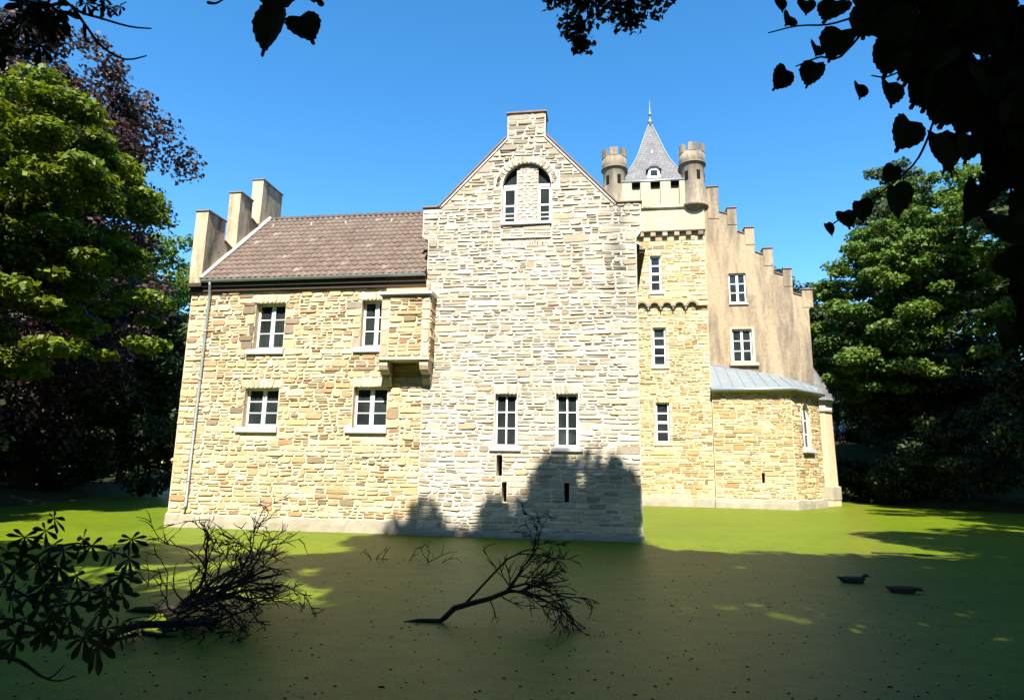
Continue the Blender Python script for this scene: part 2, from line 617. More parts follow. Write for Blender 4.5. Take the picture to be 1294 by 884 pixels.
def stone_shape(rng, P, d):
    """P: four corners (u, z) of the stone, counter-clockwise; d: how proud it stands. Returns verts in (u, y, z)."""
    cx = sum(p[0] for p in P) / 4
    cz = sum(p[1] for p in P) / 4
    ring = []
    for i in range(4):
        a, b, c = P[i - 1], P[i], P[(i + 1) % 4]
        for q in (a, c):
            ln = math.hypot(q[0] - b[0], q[1] - b[1])
            k = min(rng.uniform(0.012, 0.075), ln * 0.34) / max(ln, 1e-6)
            ring.append((b[0] + (q[0] - b[0]) * k + rng.uniform(-.009, .009), b[1] + (q[1] - b[1]) * k + rng.uniform(-.008, .008)))
    w = max(abs(P[1][0] - P[0][0]), abs(P[2][0] - P[3][0]), 0.05)
    h = max(abs(P[3][1] - P[0][1]), 0.03)
    sx, sz = 1 - min(0.3, 0.035 / w), 1 - min(0.35, 0.022 / h)
    tx, tz = rng.uniform(-.012, .012), rng.uniform(-.010, .016)
    vs = [(p[0], 0.012, p[1]) for p in ring]
    for p in ring:
        du, dz = p[0] - cx, p[1] - cz
        vs.append((cx + du * sx, -d + tx * du / w * 2 + tz * dz / h * 2, cz + dz * sz))
    fs = [(i, (i + 1) % 8, 8 + (i + 1) % 8, 8 + i) for i in range(8)] + [tuple(range(8, 16))]
    return vs, fs


def free_runs(a, b, blocks):
    runs = [(a, b)]
    for h0, h1 in blocks:
        nr = []
        for r0, r1 in runs:
            if h1 <= r0 or h0 >= r1:
                nr.append((r0, r1))
            else:
                if h0 > r0:
                    nr.append((r0, h0))
                if h1 < r1:
                    nr.append((h1, r1))
        runs = nr
    return runs


def rubble(rng, limits, z0, z1, holes=(), course=(0.20, 0.34), length=(0.35, 0.95), gap=0.02, proud=(0.018, 0.05), y=0.0, thin=0.55, ends=(False, False)):
    """limits(z) -> (u0, u1). holes: (u0,u1,z0,z1) rectangles. ends: bond long corner stones into that end. Returns list of (area, verts, faces)."""
    out = []
    z = z0
    seed = rng.random() * 100
    alt = False
    while z < z1 - 0.05:
        h = rng.uniform(*course)
        if z + h > z1 - 0.08:
            h = z1 - z
        alt = not alt

        def b0(u, zz=z):
            return zz + (0.0 if zz <= z0 + 1e-6 else 0.05 * noise.noise((u * 0.55, zz * 3.1, seed)) + .018 * noise.noise((u * 2.1, zz * 5.1, seed)))

        def b1(u, zz=z + h):
            return zz + (0.0 if zz >= z1 - 1e-6 else 0.05 * noise.noise((u * 0.55, zz * 3.1, seed)) + .018 * noise.noise((u * 2.1, zz * 5.1, seed)))

        def lay(c0, c1, t0, t1):
            g = gap * rng.uniform(0.5, 1.6) / 2

            def zz(uu, t):
                return b0(uu) * (1 - t) + b1(uu) * t
            j = lambda: rng.uniform(-.013, .013)
            P = [(c0 + g + j() * .6, zz(c0, t0) + g + j() * .8), (c1 - g + j() * .6, zz(c1, t0) + g + j() * .8),
                 (c1 - g + j() * .6, zz(c1, t1) - g + j() * .8), (c0 + g + j() * .6, zz(c0, t1) - g + j() * .8)]
            P = [(min(max(p[0], limits(p[1])[0] + .004), limits(p[1])[1] - .004), p[1]) for p in P]
            if P[2][0] - P[3][0] < 0.0:
                return
            if P[3][1] - P[0][1] < 0.035 or P[2][1] - P[1][1] < 0.03 or P[1][0] - P[0][0] < 0.05:
                return
            vs, fs = stone_shape(rng, P, rng.uniform(*proud))
            if y:
                vs = [(v[0], v[1] + y, v[2]) for v in vs]
            out.append(((c1 - c0) * (P[3][1] - P[0][1]), vs, fs))
        la, lb = limits(z + 0.03), limits(z + h - 0.03)
        a, b = min(la[0], lb[0]), max(la[1], lb[1])
        over = [hh for hh in holes if hh[2] < z + h - 0.03 and hh[3] > z + 0.03]
        blocks = [(hh[0], hh[1]) for hh in over]
        if b > a + 0.1:
            # what is left of the course above or below an opening
            for hh in over:
                others = [(q[0], q[1]) for q in over if q is not hh]
                for t0, t1 in ((0, (hh[2] - z) / h), ((hh[3] - z) / h, 1)):
                    if (t1 - t0) * h > 0.06 and 0 <= t0 < t1 <= 1:
                        for r0, r1 in free_runs(max(hh[0], a), min(hh[1], b), others):
                            u = r0
                            while u < r1 - .05:
                                w = rng.uniform(.25, .55)
                                if u + w > r1 - .15:
                                    w = r1 - u
                                lay(u, u + w, t0, t1)
                                u += w
            for r0, r1 in free_runs(a, b, blocks):
                u = r0
                if ends[0] and abs(r0 - a) < 1e-6 and r1 - r0 > .5:
                    w = rng.uniform(.5, .8) if alt else rng.uniform(.28, .42)
                    lay(u, u + w, 0, 1)
                    u += w
                if ends[1] and abs(r1 - b) < 1e-6 and r1 - u > .5:
                    w = rng.uniform(.5, .8) if alt else rng.uniform(.28, .42)
                    w = min(w, r1 - u)
                    lay(r1 - w, r1, 0, 1)
                    r1 -= w
                while u < r1 - 0.03:
                    w = rng.uniform(*length) * (0.7 + 1.1 * rng.random() ** 2)
                    if u + w > r1 - 0.18:
                        w = r1 - u
                    if rng.random() > thin or h < 0.17:
                        lay(u, u + w, 0, 1)
                    else:
                        sp = rng.uniform(0.35, 0.65)
                        for (t0, t1) in ((0, sp), (sp, 1)):
                            if w > 0.5 and rng.random() < 0.65:
                                c = u + w * rng.uniform(0.32, 0.68)
                                lay(u, c, t0, t1)
                                lay(c, u + w, t0, t1)
                            else:
                                lay(u, u + w, t0, t1)
                    u += w
        z += h
    return out


def place_stones(parent, stones, mat, most=300, xf=None, name='stone'):
    """the biggest stones one by one, the rest as one part of kind stuff"""
    stones = sorted(stones, key=lambda s: -s[0])
    if xf:
        stones = [(a, [xf(v) for v in vs], fs) for a, vs, fs in stones]
    for a, vs, fs in stones[:most]:
        MB().add(vs, fs).build(name, mat, parent)
    if len(stones) > most:
        m = MB()
        for a, vs, fs in stones[most:]:
            m.add(vs, fs)
        tag(m.build('small_stones', mat, parent), kind='stuff')


def plinth(parent, rng, u0, u1, y, top, proud=0.08, xf=None, step=0.12, wob=0.07):
    """rough, weathered footing with an uneven upper edge"""
    n = int((u1 - u0) / step)
    sd = rng.random() * 50
    rows = [(-0.9, 1.0), (0.02, 1.0), (0.5, 0.95), (0.86, 0.75), (1.0, 0.0)]
    vs, fs = [], []
    for i in range(n + 1):
        u = u0 + (u1 - u0) * i / n
        t = top + wob * noise.noise((u * 1.1, sd, 0)) + .03 * noise.noise((u * 6, sd, 3))
        for k, (f, pr) in enumerate(rows):
            z = f if f < 0 else f * t
            d = proud * pr + (.03 * noise.noise((u * 2.5, z * 3, sd)) + .018 * noise.noise((u * 8, z * 9, sd)) if 0 < k < 4 else 0)
            vs.append((u, y - (max(d, .01) if k < 4 else -.01), z))
    m = len(rows)
    for i in range(n):
        for k in range(m - 1):
            a = i * m + k
            fs.append((a, a + m, a + m + 1, a + 1))
    fs += [tuple(range(m)), tuple(range(n * m, n * m + m))[::-1]]
    if xf:
        vs = [xf(v) for v in vs]
    return MB().add(vs, fs).build('plinth', 'plinth_stone', parent)


def rect(u0, u1, z0, z1):
    return [(u0, z0), (u1, z0), (u1, z1), (u0, z1)]


def sash(parent, u0, u1, z0, z1, yf, cols=2, rows=3, fr=0.075, mull=0.11, bar=0.04, xf=None, bottom=0.11, thick=None):
    """white casement set back at yf: window (frame) > pane, ..."""
    m = MB()
    d = 0.06
    m.bbox(u0, u0 + fr, yf, yf + d, z0, z1, .008)
    m.bbox(u1 - fr, u1, yf, yf + d, z0, z1, .008)
    m.bbox(u0 + fr, u1 - fr, yf + .003, yf + d, z1 - fr, z1, .008)
    m.bbox(u0 + fr, u1 - fr, yf - .012, yf + d, z0, z0 + bottom, .008)
    iu0, iu1, iz0, iz1 = u0 + fr, u1 - fr, z0 + bottom, z1 - fr
    us = [iu0]
    for c in range(1, cols):
        x = iu0 + (iu1 - iu0) * c / cols
        m.bbox(x - mull / 2, x + mull / 2, yf - .01, yf + d, iz0, iz1, .01)
        us += [x - mull / 2, x + mull / 2]
    us.append(iu1)
    zs = [iz0]
    for r in range(1, rows):
        z = iz0 + (iz1 - iz0) * r / rows
        b = thick[r] if thick and r in thick else bar
        for c in range(cols):
            m.bbox(us[2 * c], us[2 * c + 1], yf + .008, yf + d - .005, z - b / 2, z + b / 2, .008)
        zs += [z - b / 2, z + b / 2]
    zs.append(iz1)
    if xf:
        m.v = [xf(v) for v in m.v]
    w = m.build('window', 'white_paint', parent)
    for r in range(rows):
        for c in range(cols):
            p = MB().box(us[2 * c], us[2 * c + 1], yf + .03, yf + .036, zs[2 * r], zs[2 * r + 1])
            if xf:
                p.v = [xf(v) for v in p.v]
            p.build('pane', 'glass', w)
    return w


def sill(parent, u0, u1, z0, z1, y0, y1, mat='sill_stone', xf=None):
    m = MB().bbox(u0, u1, y0, y1, z0, z1, .012)
    if xf:
        m.v = [xf(v) for v in m.v]
    return m.build('sill', mat, parent)


def voussoirs(parent, rng, u0, u1, z, h, n, mat, y=0.0, lean=0.22, proud=0.026):
    w = (u1 - u0) / n
    mid = (u0 + u1) / 2
    for i in range(n):
        a, b = u0 + i * w + .008, u0 + (i + 1) * w - .008
        ka, kb = (a - mid) * lean, (b - mid) * lean
        t = rng.uniform(-.03, .03)
        P = [(a, z), (b, z), (b + kb, z + h + t), (a + ka, z + h + t)]
        vs, fs = stone_shape(rng, P, proud + rng.uniform(-.006, .006))
        MB().add([(v[0], v[1] + y, v[2]) for v in vs], fs).build('voussoir', mat, parent)


def quoins(parent, rng, u_edge, side, z0, z1, mat, y=0.0, w=(0.4, 0.85), h=(0.24, 0.42), blocks=None):
    z = z0
    k = 0
    while z < z1 - .15:
        hh = min(rng.uniform(*h), z1 - z)
        ww = rng.uniform(*w) * (1.0 if k % 2 else 0.7)
        a, b = (u_edge, u_edge + ww) if side > 0 else (u_edge - ww, u_edge)
        P = [(a + .01, z + .01), (b - .01, z + .01), (b - .01, z + hh - .01), (a + .01, z + hh - .01)]
        vs, fs = stone_shape(rng, P, 0.03 + rng.uniform(-.008, .008))
        MB().add([(v[0], v[1] + y, v[2]) for v in vs], fs).build('quoin', mat, parent)
        if blocks is not None:
            blocks.append((a, b, z, z + hh))
        z += hh
        k += 1


TH = R(8.5)
RZ = -TH
FRONT = (-12.08, 23.08, 0.0)

# ------------------------------------------------------------------ the two-storey house on the left
rng = random.Random(5)
house = thing('stone_house', 'two-storey tan rubble house with brown pantiled roof and stepped end parapet', 'house', FRONT, RZ)
HW = [(2.66, 3.83, 6.30, 8.04), (6.74, 7.75, 6.33, 8.06), (2.52, 3.83, 3.50, 4.90), (6.62, 7.86, 3.50, 4.93)]
HE = 9.12
MB().prism(rect(0, HE, -0.9, 8.86), 0.0, 0.5, [rect(*w) for w in HW]).build('wall', 'mortar_tan', house)
# remaining walls (end, back) and the floor slab that closes the rooms
m = MB().box(0, 0.5, 0.502, 8.1, -0.9, 8.75).box(0.502, HE, 7.6, 8.1, -0.9, 8.75)
m.build('wall', 'mortar_tan', house)
for w in HW:
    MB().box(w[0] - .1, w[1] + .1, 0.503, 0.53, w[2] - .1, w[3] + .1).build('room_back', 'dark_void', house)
blocks = [(w[0] - .02, w[1] + .02, w[2] - .22, w[3] + .34) for w in HW]
blocks = []
for w in HW:
    blocks.append((w[0] - .01, w[1] + .01, w[2] - .22, w[3]))
    blocks.append((w[0] - .1, w[1] + .1, w[3], w[3] + .33))
    blocks.append((w[0] - .24, w[1] + .1, w[2] - .22, w[2] + .02))
# dressed, darker jamb stones beside the upper windows
for w, sides in ((HW[0], (-1, 1)), (HW[1], (-1,)), (HW[2], (-1,)), (HW[3], (1,))):
    for s in sides:
        z = w[2]
        while z < w[3] - .05:
            hh = min(rng.uniform(.18, .4), w[3] - z)
            ww = rng.uniform(.22, .6)
            a, b = (w[0] - ww, w[0]) if s < 0 else (w[1], w[1] + ww)
            P = [(a + .01, z + .01), (b - .004, z + .01), (b - .004, z + hh - .01), (a + .01, z + hh - .01)]
            vs_, fs_ = stone_shape(rng, P, .03)
            dark = w[2] > 5 and rng.random() < .62
            MB().add(vs_, fs_).build('jamb_stone', 'stone_dark' if dark else 'stone_tan', house)
            blocks.append((a, b, z, z + hh))
            z += hh
ORIEL = (7.74, 9.46, 5.74, 8.0)
blocks.append((7.74, 9.46, 5.74, 8.6))
st = rubble(rng, lambda z: (0.0, HE), 0.48, 8.60, blocks, (0.14, 0.28), (0.22, 0.54), 0.024, ends=(True, False))
place_stones(house, st, 'stone_tan')
plinth(house, rng, -0.04, HE, 0.0, 0.48)
for w in HW:
    sash(house, w[0] + .005, w[1] - .005, w[2] + .003, w[3] - .003, 0.24, 2, 3, mull=0.15)
    sill(house, w[0] - .22, w[1] + .06, w[2] - .19, w[2], -0.11, 0.24)
    voussoirs(house, rng, w[0] - .1, w[1] + .1, w[3], .31, 9, 'stone_dressed')
# eaves: dark soffit, moulded cornice, zinc gutter
MB().box(0.0, HE, -0.20, -0.02, 8.66, 8.84).box(0.0, HE, -0.12, -0.022, 8.50, 8.657).build('cornice', 'wood_dark', house)
gm = MB()
for i in range(9):
    t0, t1 = math.pi + math.pi * i / 9, math.pi + math.pi * (i + 1) / 9
    for rr in (0.09, 0.083):
        p = [(0.52, -0.27 + rr * math.cos(t0), 8.90 + rr * math.sin(t0)), (HE, -0.27 + rr * math.cos(t0), 8.92 + rr * math.sin(t0)),
             (HE, -0.27 + rr * math.cos(t1), 8.92 + rr * math.sin(t1)), (0.52, -0.27 + rr * math.cos(t1), 8.90 + rr * math.sin(t1))]
        gm.add(p, [(0, 1, 2, 3)])
gm.build('gutter', 'zinc', house, True)
pm = MB()
pm.tube([(0.88, -0.27, 8.84), (0.86, -0.22, 8.70), (0.82, -0.13, 8.45), (0.80, -0.09, 8.2), (0.72, -0.10, 0.75), (0.71, -0.17, 0.62)], 0.052, 10)
for z in (1.6, 3.4, 5.2, 7.0):
    u = 0.72 + 0.08 * (z - .75) / 7.45
    pm.lathe([(0.062, z - .03), (0.062, z + .03)], u, -0.097, 10)
pm.build('downpipe', 'zinc', house, True)

# roof
E_Y, E_Z, RG_Y, RG_Z = -0.25, 8.90, 4.05, 12.98
SL = math.hypot(RG_Y - E_Y, RG_Z - E_Z)
su = Vector((0, (RG_Y - E_Y) / SL, (RG_Z - E_Z) / SL))     # up the slope
sn = Vector((0, -su.z, su.y))                                # out of the slope
MB().prism([(0, 0), (0, 0)], 0, 0) if False else None
rb = MB()
rb.add([(0.5, E_Y + .04, E_Z), (HE + .03, E_Y + .04, E_Z), (HE + .03, RG_Y, RG_Z - .03), (0.5, RG_Y, RG_Z - .03),
        (0.5, 8.5, E_Z), (HE + .03, 8.5, E_Z), (HE + .03, 0.55, 8.80), (0.5, 0.55, 8.80)],
       [(0, 1, 2, 3), (3, 2, 5, 4), (1, 0, 7, 6), (6, 7, 4, 5), (0, 3, 4, 7), (2, 1, 6, 5)])
roof = rb.build('roof', 'underlay', house)
NCOL, NROW = 35, 15
tw, th_ = (HE - 0.62) / NCOL, SL / NROW


def pantile(cut=0.0):
    m = MB()
    prof = [(-.02, .045), (.10, .018), (.30, .0), (.50, .012), (.66, .048), (.80, .064), (.94, .048), (1.03, .012)]
    n = len(prof)
    vs = []
    for t, lift in ((0.0, .035), (1.14, .0)):
        for dz in (.0, -.014):
            for a, h in prof:
                vs.append((a * tw, t * th_, h + lift + dz))
    fs = []
    for i in range(n - 1):
        fs.append((i, i + 1, 2 * n + i + 1, 2 * n + i))
        fs.append((n + i, i + 0, i + 1, n + i + 1)[::-1])
    m.add(vs, fs)
    me = bpy.data.meshes.new('tile')
    me.from_pydata(m.v, [], m.f)
    me.materials.append(MATS['roof_tile'])
    me.polygons.foreach_set('use_smooth', [True] * len(me.polygons))
    me.update()
    return me


tile_me = pantile()
smat = Matrix((Vector((1, 0, 0)), su, sn)).transposed().to_4x4()
rest = MB()
for r in range(NROW):
    for c in range(NCOL):
        if c == NCOL - 1 and r in (4, 5):
            continue
        if c == NCOL - 2 and r == 4:
            continue
        p = Vector((0.60 + c * tw, E_Y, E_Z)) + su * (r * th_ - .05 + rng.uniform(-.012, .012)) + sn * (.03 + rng.uniform(-.004, .006))
        rot = Matrix.Rotation(rng.uniform(-.012, .012), 4, 'Z')
        mtx = Matrix.Translation(p) @ smat @ rot
        if r * NCOL + c < 300:
            o = link('tile', tile_me, roof)
            o.matrix_local = mtx
        else:
            rest.add([tuple(mtx @ v.co) for v in tile_me.vertices], [tuple(q.vertices) for q in tile_me.polygons])
tag(rest.build('tile_field', 'roof_tile', roof, True), kind='stuff')
for i in range(26):
    u0 = 0.55 + i * (HE - .55) / 26
    ln = (HE - .55) / 26 + .03
    m = MB()
    vs, fs = [], []
    for e, (uu, k) in enumerate(((u0, 1.0), (u0 + ln, 1.1))):
        for j in range(7):
            t = math.pi * j / 6
            vs.append((uu, RG_Y +   .16 * k * math.cos(t), RG_Z - .02 + .15 * k * math.sin(t)))
    fs = [(j, j + 1, 8 + j, 7 + j) for j in range(6)]
    m.add(vs, fs)
    m.build('ridge_tile', 'ridge_clay', roof, True)
for u in (1.15, 2.9, 4.45, 6.5, 8.4):      # snow hooks just below the ridge
    p = Vector((u, E_Y, E_Z)) + su * (SL - .95) + sn * .10
    MB().box(p.x - .03, p.x + .03, p.y - .04, p.y + .02, p.z - .05, p.z + .09).build('snow_hook', 'sill_stone', roof)
# mortar verge strip beside the parapet
p0 = Vector((0.5, E_Y, E_Z)) + sn * .10
p1 = p0 + su * SL
MB().tube([p0 + Vector((.04, 0, 0)), p0 + su * SL * .5 + Vector((.06, 0, .01)), p1 + Vector((.05, 0, 0))], 0.085, 7).build('verge', 'coping_white', roof, True)

# stepped end parapet, three merlons climbing to the ridge
par = [(-0.27, 8.80), (-0.27, 11.62), (0.85, 11.62), (0.85, 10.82), (1.66, 10.62), (1.66, 13.24), (2.56, 13.24), (2.56, 12.45), (3.22, 12.25), (3.22, 14.54), (4.88, 14.54),
       (4.88, 12.3), (5.54, 12.45), (5.54, 13.24), (6.44, 13.24), (6.44, 10.7), (7.25, 10.82), (7.25, 11.62), (8.5, 11.62), (8.5, 8.72)]
m = MB()
m.prism(par, 0.02, 0.52)
m.v = [(v[1], v[0], v[2]) for v in m.v]
m.f = [f[::-1] for f in m.f]
m.build('parapet', 'parapet_stone', house)
for y0, y1, z in ((-0.27, 0.85, 11.62), (1.66, 2.56, 13.24), (3.22, 4.88, 14.54)):
    MB().bbox(-0.02, 0.56, y0 - .04, y1 + .03, z + .002, z + .055, .01).build('coping', 'copper_brown', house)
for y0, z0, y1, z1 in ((0.86, 10.84, 1.655, 10.63), (2.57, 12.47, 3.215, 12.26)):
    MB().add([(-.01, y0, z0), (.56, y0, z0), (.56, y1, z1 + .0), (-.01, y1, z1), (-.01, y0, z0 + .06), (.56, y0, z0 + .06), (.56, y1, z1 + .06), (-.01, y1, z1 + .06)],
             [(0, 1, 5, 4), (1, 2, 6, 5), (2, 3, 7, 6), (3, 0, 4, 7), (4, 5, 6, 7), (3, 2, 1, 0)]).build('coping', 'copper_brown', house)
MB().box(-0.02, 0.54, -0.29, 0.0, 8.66, 8.798).build('parapet_corbel', 'wood_dark', house)

# oriel closet bracketed out beside the gable block
m = MB().box(ORIEL[0], ORIEL[1], -0.66, 0.0, ORIEL[2] + .12, ORIEL[3])
m.build('oriel', 'mortar_tan', house)
st = rubble(rng, lambda z: (ORIEL[0], ORIEL[1]), ORIEL[2] + .16, ORIEL[3] - .02,
            [(ORIEL[0], ORIEL[0] + .28, 0, 9), (ORIEL[1] - .26, ORIEL[1], 0, 9)], (0.16, 0.26), (0.3, 0.6), 0.02, y=-.66)
for a, vs_, fs_ in st:
    MB().add(vs_, fs_).build('stone', 'stone_tan', house)
for a, b in ((ORIEL[0], ORIEL[0] + .28), (ORIEL[1] - .26, ORIEL[1])):
    z = ORIEL[2] + .14
    while z < ORIEL[3] - .06:
        hh = min(rng.uniform(.28, .5), ORIEL[3] - z)
        vs_, fs_ = stone_shape(rng, [(a, z + .006), (b, z + .006), (b, z + hh - .006), (a, z + hh - .006)], .024)
        MB().add([(v[0], v[1] - .66, v[2]) for v in vs_], fs_).build('quoin', 'stone_dressed', house)
        z += hh
side = rubble(rng, lambda z: (0.02, 0.64), ORIEL[2] + .16, ORIEL[3] - .02, (), (0.2, 0.34), (0.25, 0.5), 0.02)
for a, vs_, fs_ in side:
    MB().add([(ORIEL[1] - v[1] * 1.0, -0.66 + v[0], v[2]) for v in vs_], fs_).build('stone', 'stone_tan', house)
MB().bbox(ORIEL[0] - .06, ORIEL[1] + .08, -0.80, 0.0, ORIEL[3] + .002, ORIEL[3] + .13, .03).build('oriel_cap', 'sill_stone', house)
MB().box(ORIEL[0] + .1, ORIEL[1] - .1, -0.55, 0.0, ORIEL[3] + .131, ORIEL[3] + .30).build('oriel_cap', 'stone_tan', house)
MB().bbox(ORIEL[0] - .04, ORIEL[1] + .05, -0.73, 0.0, ORIEL[2], ORIEL[2] + .118, .02).build('oriel_ledge', 'stone_dressed', house)
for u in (ORIEL[0], ORIEL[1] - .30):
    pr = [(0, ORIEL[2] - .002), (-.66, ORIEL[2] - .002), (-.66, ORIEL[2] - .16), (-.60, ORIEL[2] - .30), (-.46, ORIEL[2] - .40), (-.30, ORIEL[2] - .44), (-.28, ORIEL[2] - .58), (-.12, ORIEL[2] - .78), (0, ORIEL[2] - .84)]
    m = MB()
    m.prism(pr, u, u + .30)
    m.v = [(v[1], v[0], v[2]) for v in m.v]
    m.f = [f[::-1] for f in m.f]
    m.build('corbel', 'stone_dressed', house)

# ------------------------------------------------------------------ the tall gable block
rng = random.Random(11)
gable = thing('gable_house', 'tall pale stone gable block with arched attic window and square chimney stub', 'house', FRONT, RZ)
GY0 = -0.07
G0, G1 = 9.125, 16.46
outline = [(G0, -0.9), (16.50, -0.9), (G1, 2.0), (G1, 10.02), (16.63, 10.25), (16.63, 11.28), (15.72, 11.30), (13.32, 13.96), (13.32, 14.93), (11.93, 14.93),
           (11.93, 13.94), (9.56, 11.42), (8.90, 11.42), (8.90, 10.34), (G0, 10.2)]
AC, AZ, AR = 12.66, 12.13, 0.87
arch = [(AC - AR, 10.72), (AC + AR, 10.72)] + [(AC + AR * math.cos(math.pi * i / 18), AZ + AR * math.sin(math.pi * i / 18)) for i in range(19)]
GW = [(11.68, 12.42, 2.90, 4.66), (13.73, 14.46, 2.90, 4.66)]
SLIT = [(11.76, 11.96, 1.95, 2.62), (11.95, 12.12, 1.10, 1.76), (14.00, 14.16, 1.15, 1.76)]
MB().prism(outline, GY0, 0.55, [arch] + [rect(*w) for w in GW] + [rect(*s) for s in SLIT]).build('wall', 'mortar_pale', gable)
for w in GW + SLIT:
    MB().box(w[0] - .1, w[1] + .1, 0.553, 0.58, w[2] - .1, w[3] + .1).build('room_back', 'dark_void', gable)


def glim(z):
    if z < 10.235:
        return (G0, G1)
    if z < 11.3:
        return (8.91, 16.62)
    if z < 13.9:
        return (9.56 + (z - 11.42) * (11.93 - 9.56) / (13.94 - 11.42) + .05, 15.72 - (z - 11.30) * (15.72 - 13.32) / (13.96 - 11.30) - .05)
    return (11.94, 13.31)


blocks = []
for w in GW:
    blocks += [(w[0] - .01, w[1] + .01, w[2] - .2, w[3]), (w[0] - .12, w[1] + .12, w[3], w[3] + .34), (w[0] - .17, w[1] + .17, w[2] - .2, w[2])]
blocks += list(SLIT)
for i in range(-24, 24):     # the arch and its ring of voussoirs
    t0, t1 = i * .09, (i + 1) * .09
    r_ = AR + .27
    x = min(abs(t0), abs(t1))
    top = AZ + math.sqrt(max(0, r_ * r_ - x * x)) if x < r_ else None
    if top and abs((t0 + t1) / 2) < r_:
        lo = 10.12 if abs((t0 + t1) / 2) < AR + .0 else AZ - .1
        blocks.append((AC + t0, AC + t1, lo, top))
st = []
for za, zb in ((0.02, 10.22), (10.222, 11.28), (11.30, 13.92), (13.94, 14.90)):
    st += rubble(rng, glim, za, zb, blocks, (0.13, 0.25), (0.24, 0.58), 0.025, (0.012, 0.036), y=GY0, thin=0.6, ends=(za > 5, za < 11))
place_stones(gable, st, 'stone_pale')
for i in range(19):
    t0, t1 = math.pi * i / 19 + .008, math.pi * (i + 1) / 19 - .008
    P = [(AC + AR * math.cos(t1), AZ + AR * math.sin(t1)), (AC + AR * math.cos(t0), AZ + AR * math.sin(t0)),
         (AC + (AR + .25) * math.cos(t0), AZ + (AR + .25) * math.sin(t0)), (AC + (AR + .25) * math.cos(t1), AZ + (AR + .25) * math.sin(t1))]
    vs_, fs_ = stone_shape(rng, P, .022)
    MB().add([(v[0], v[1] + GY0, v[2]) for v in vs_], fs_).build('voussoir', 'stone_pale', gable)
# brick pier in the arch, recessed a little
PU0, PU1 = 12.29, 13.06
pier = [(PU0, 10.72), (PU1, 10.72), (PU1, AZ + math.sqrt(AR ** 2 - (PU1 - AC) ** 2) - .01), (AC, AZ + AR - .012), (PU0, AZ + math.sqrt(AR ** 2 - (PU0 - AC) ** 2) - .01)]
pr_ = MB().prism(pier, 0.06, 0.5).build('pier', 'mortar_pale', gable)
z = 10.74
row = 0
while z < 12.86:
    hh = 0.118
    u = PU0 + (0.0 if row % 2 else -.13)
    while u < PU1 - .02:
        a, b = max(u, PU0), min(u + .26, PU1)
        if b - a > .05:
            vs_, fs_ = stone_shape(rng, [(a + .006, z + .006), (b - .006, z + .006), (b - .006, z + hh - .006), (a + .006, z + hh - .006)], .012)
            MB().add([(v[0], v[1] + .06, v[2]) for v in vs_], fs_).build('brick', 'brick_pink', gable)
        u += .26
    z += hh
    row += 1
for a, b, s in ((AC - AR + .004, PU0 - .003, -1), (PU1 + .003, AC + AR - .004, 1)):
    # casement below, quarter-round light above
    w = sash(gable, a, b, 10.76, 12.12, 0.12, 1, 2, fr=.075, bar=.07, bottom=.09)
    MB().bbox(a, b, 0.10, 0.18, 12.122, 12.24, .01).build('transom', 'white_paint', w)
    for zz in (10.98, 11.14):
        MB().box(a + .075, b - .075, 0.142, 0.149, zz, zz + .045).build('slat', 'sill_stone', w)
    pts = [(a, 12.245), (b, 12.245)]
    N = 8
    if s < 0:
        pts += [(b - (b - a) * i / N, AZ + math.sqrt(max(0.0, AR ** 2 - (b - (b - a) * i / N - AC) ** 2)) - .006) for i in range(N + 1)]
    else:
        pts += [(b - (b - a) * i / N, AZ + math.sqrt(max(0.0, AR ** 2 - (b - (b - a) * i / N - AC) ** 2)) - .006) for i in range(N + 1)]
    pts = [p for i, p in enumerate(pts) if i < 2 or p[1] > 12.26]
    MB().prism(pts, 0.15, 0.158).build('fanlight', 'glass', gable)
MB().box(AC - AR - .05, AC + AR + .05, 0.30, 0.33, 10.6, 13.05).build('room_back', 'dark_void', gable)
sill(gable, AC - AR - .03, AC + AR + .03, 10.63, 10.715, -0.16, 0.10)
sill(gable, AC - AR - .02, AC + AR + .02, 10.13, 10.20, -0.13, -0.05, 'coping_white')
st = rubble(rng, lambda z: (AC - AR, AC + AR), 10.215, 10.62, (), (0.15, 0.24), (0.3, 0.7), 0.024, y=GY0 + .004)
for a, vs_, fs_ in st:
    MB().add(vs_, fs_).build('stone', 'stone_pale', gable)
for w in GW:
    sash(gable, w[0] + .005, w[1] - .005, w[2] + .003, w[3] - .003, 0.08, 2, 3, fr=.06, mull=.055, bar=.045, bottom=.08)
    sill(gable, w[0] - .16, w[1] + .16, w[2] - .14, w[2], -0.15, 0.08)
    voussoirs(gable, rng, w[0] - .12, w[1] + .12, w[3], .30, 8, 'stone_pale', GY0)
# copings on the slopes, the kneelers and the chimney
for p, q in (((9.50, 11.42), (11.93, 13.98)), ((13.32, 13.99), (15.80, 11.28))):
    d = Vector((q[0] - p[0], q[1] - p[1]))
    ln = d.length
    d.normalize()
    nrm = Vector((-d.y, d.x))
    for k in range(6):
        a = Vector(p) + d * (ln * k / 6 + .004)
        b = Vector(p) + d * (ln * (k + 1) / 6 - .004)
        MB().prism([tuple(a - nrm * .05), tuple(b - nrm * .05), tuple(b + nrm * .03), tuple(a + nrm * .03)], GY0 - .045, 0.60).build('coping', 'coping_white', gable)
        MB().prism([tuple(a + nrm * .031), tuple(b + nrm * .031), tuple(b + nrm * .075), tuple(a + nrm * .075)], GY0 - .085, 0.62).build('coping', 'copper_brown', gable)
MB().bbox(8.86, 9.58, GY0 - .06, 0.6, 11.425, 11.48, .01).build('coping', 'copper_brown', gable)
MB().bbox(15.72, 16.68, GY0 - .06, 0.6, 11.302, 11.36, .01).build('coping', 'copper_brown', gable)
MB().bbox(11.89, 13.36, GY0 - .06, 0.62, 14.932, 15.0, .01).build('chimney_cap', 'copper_brown', gable)
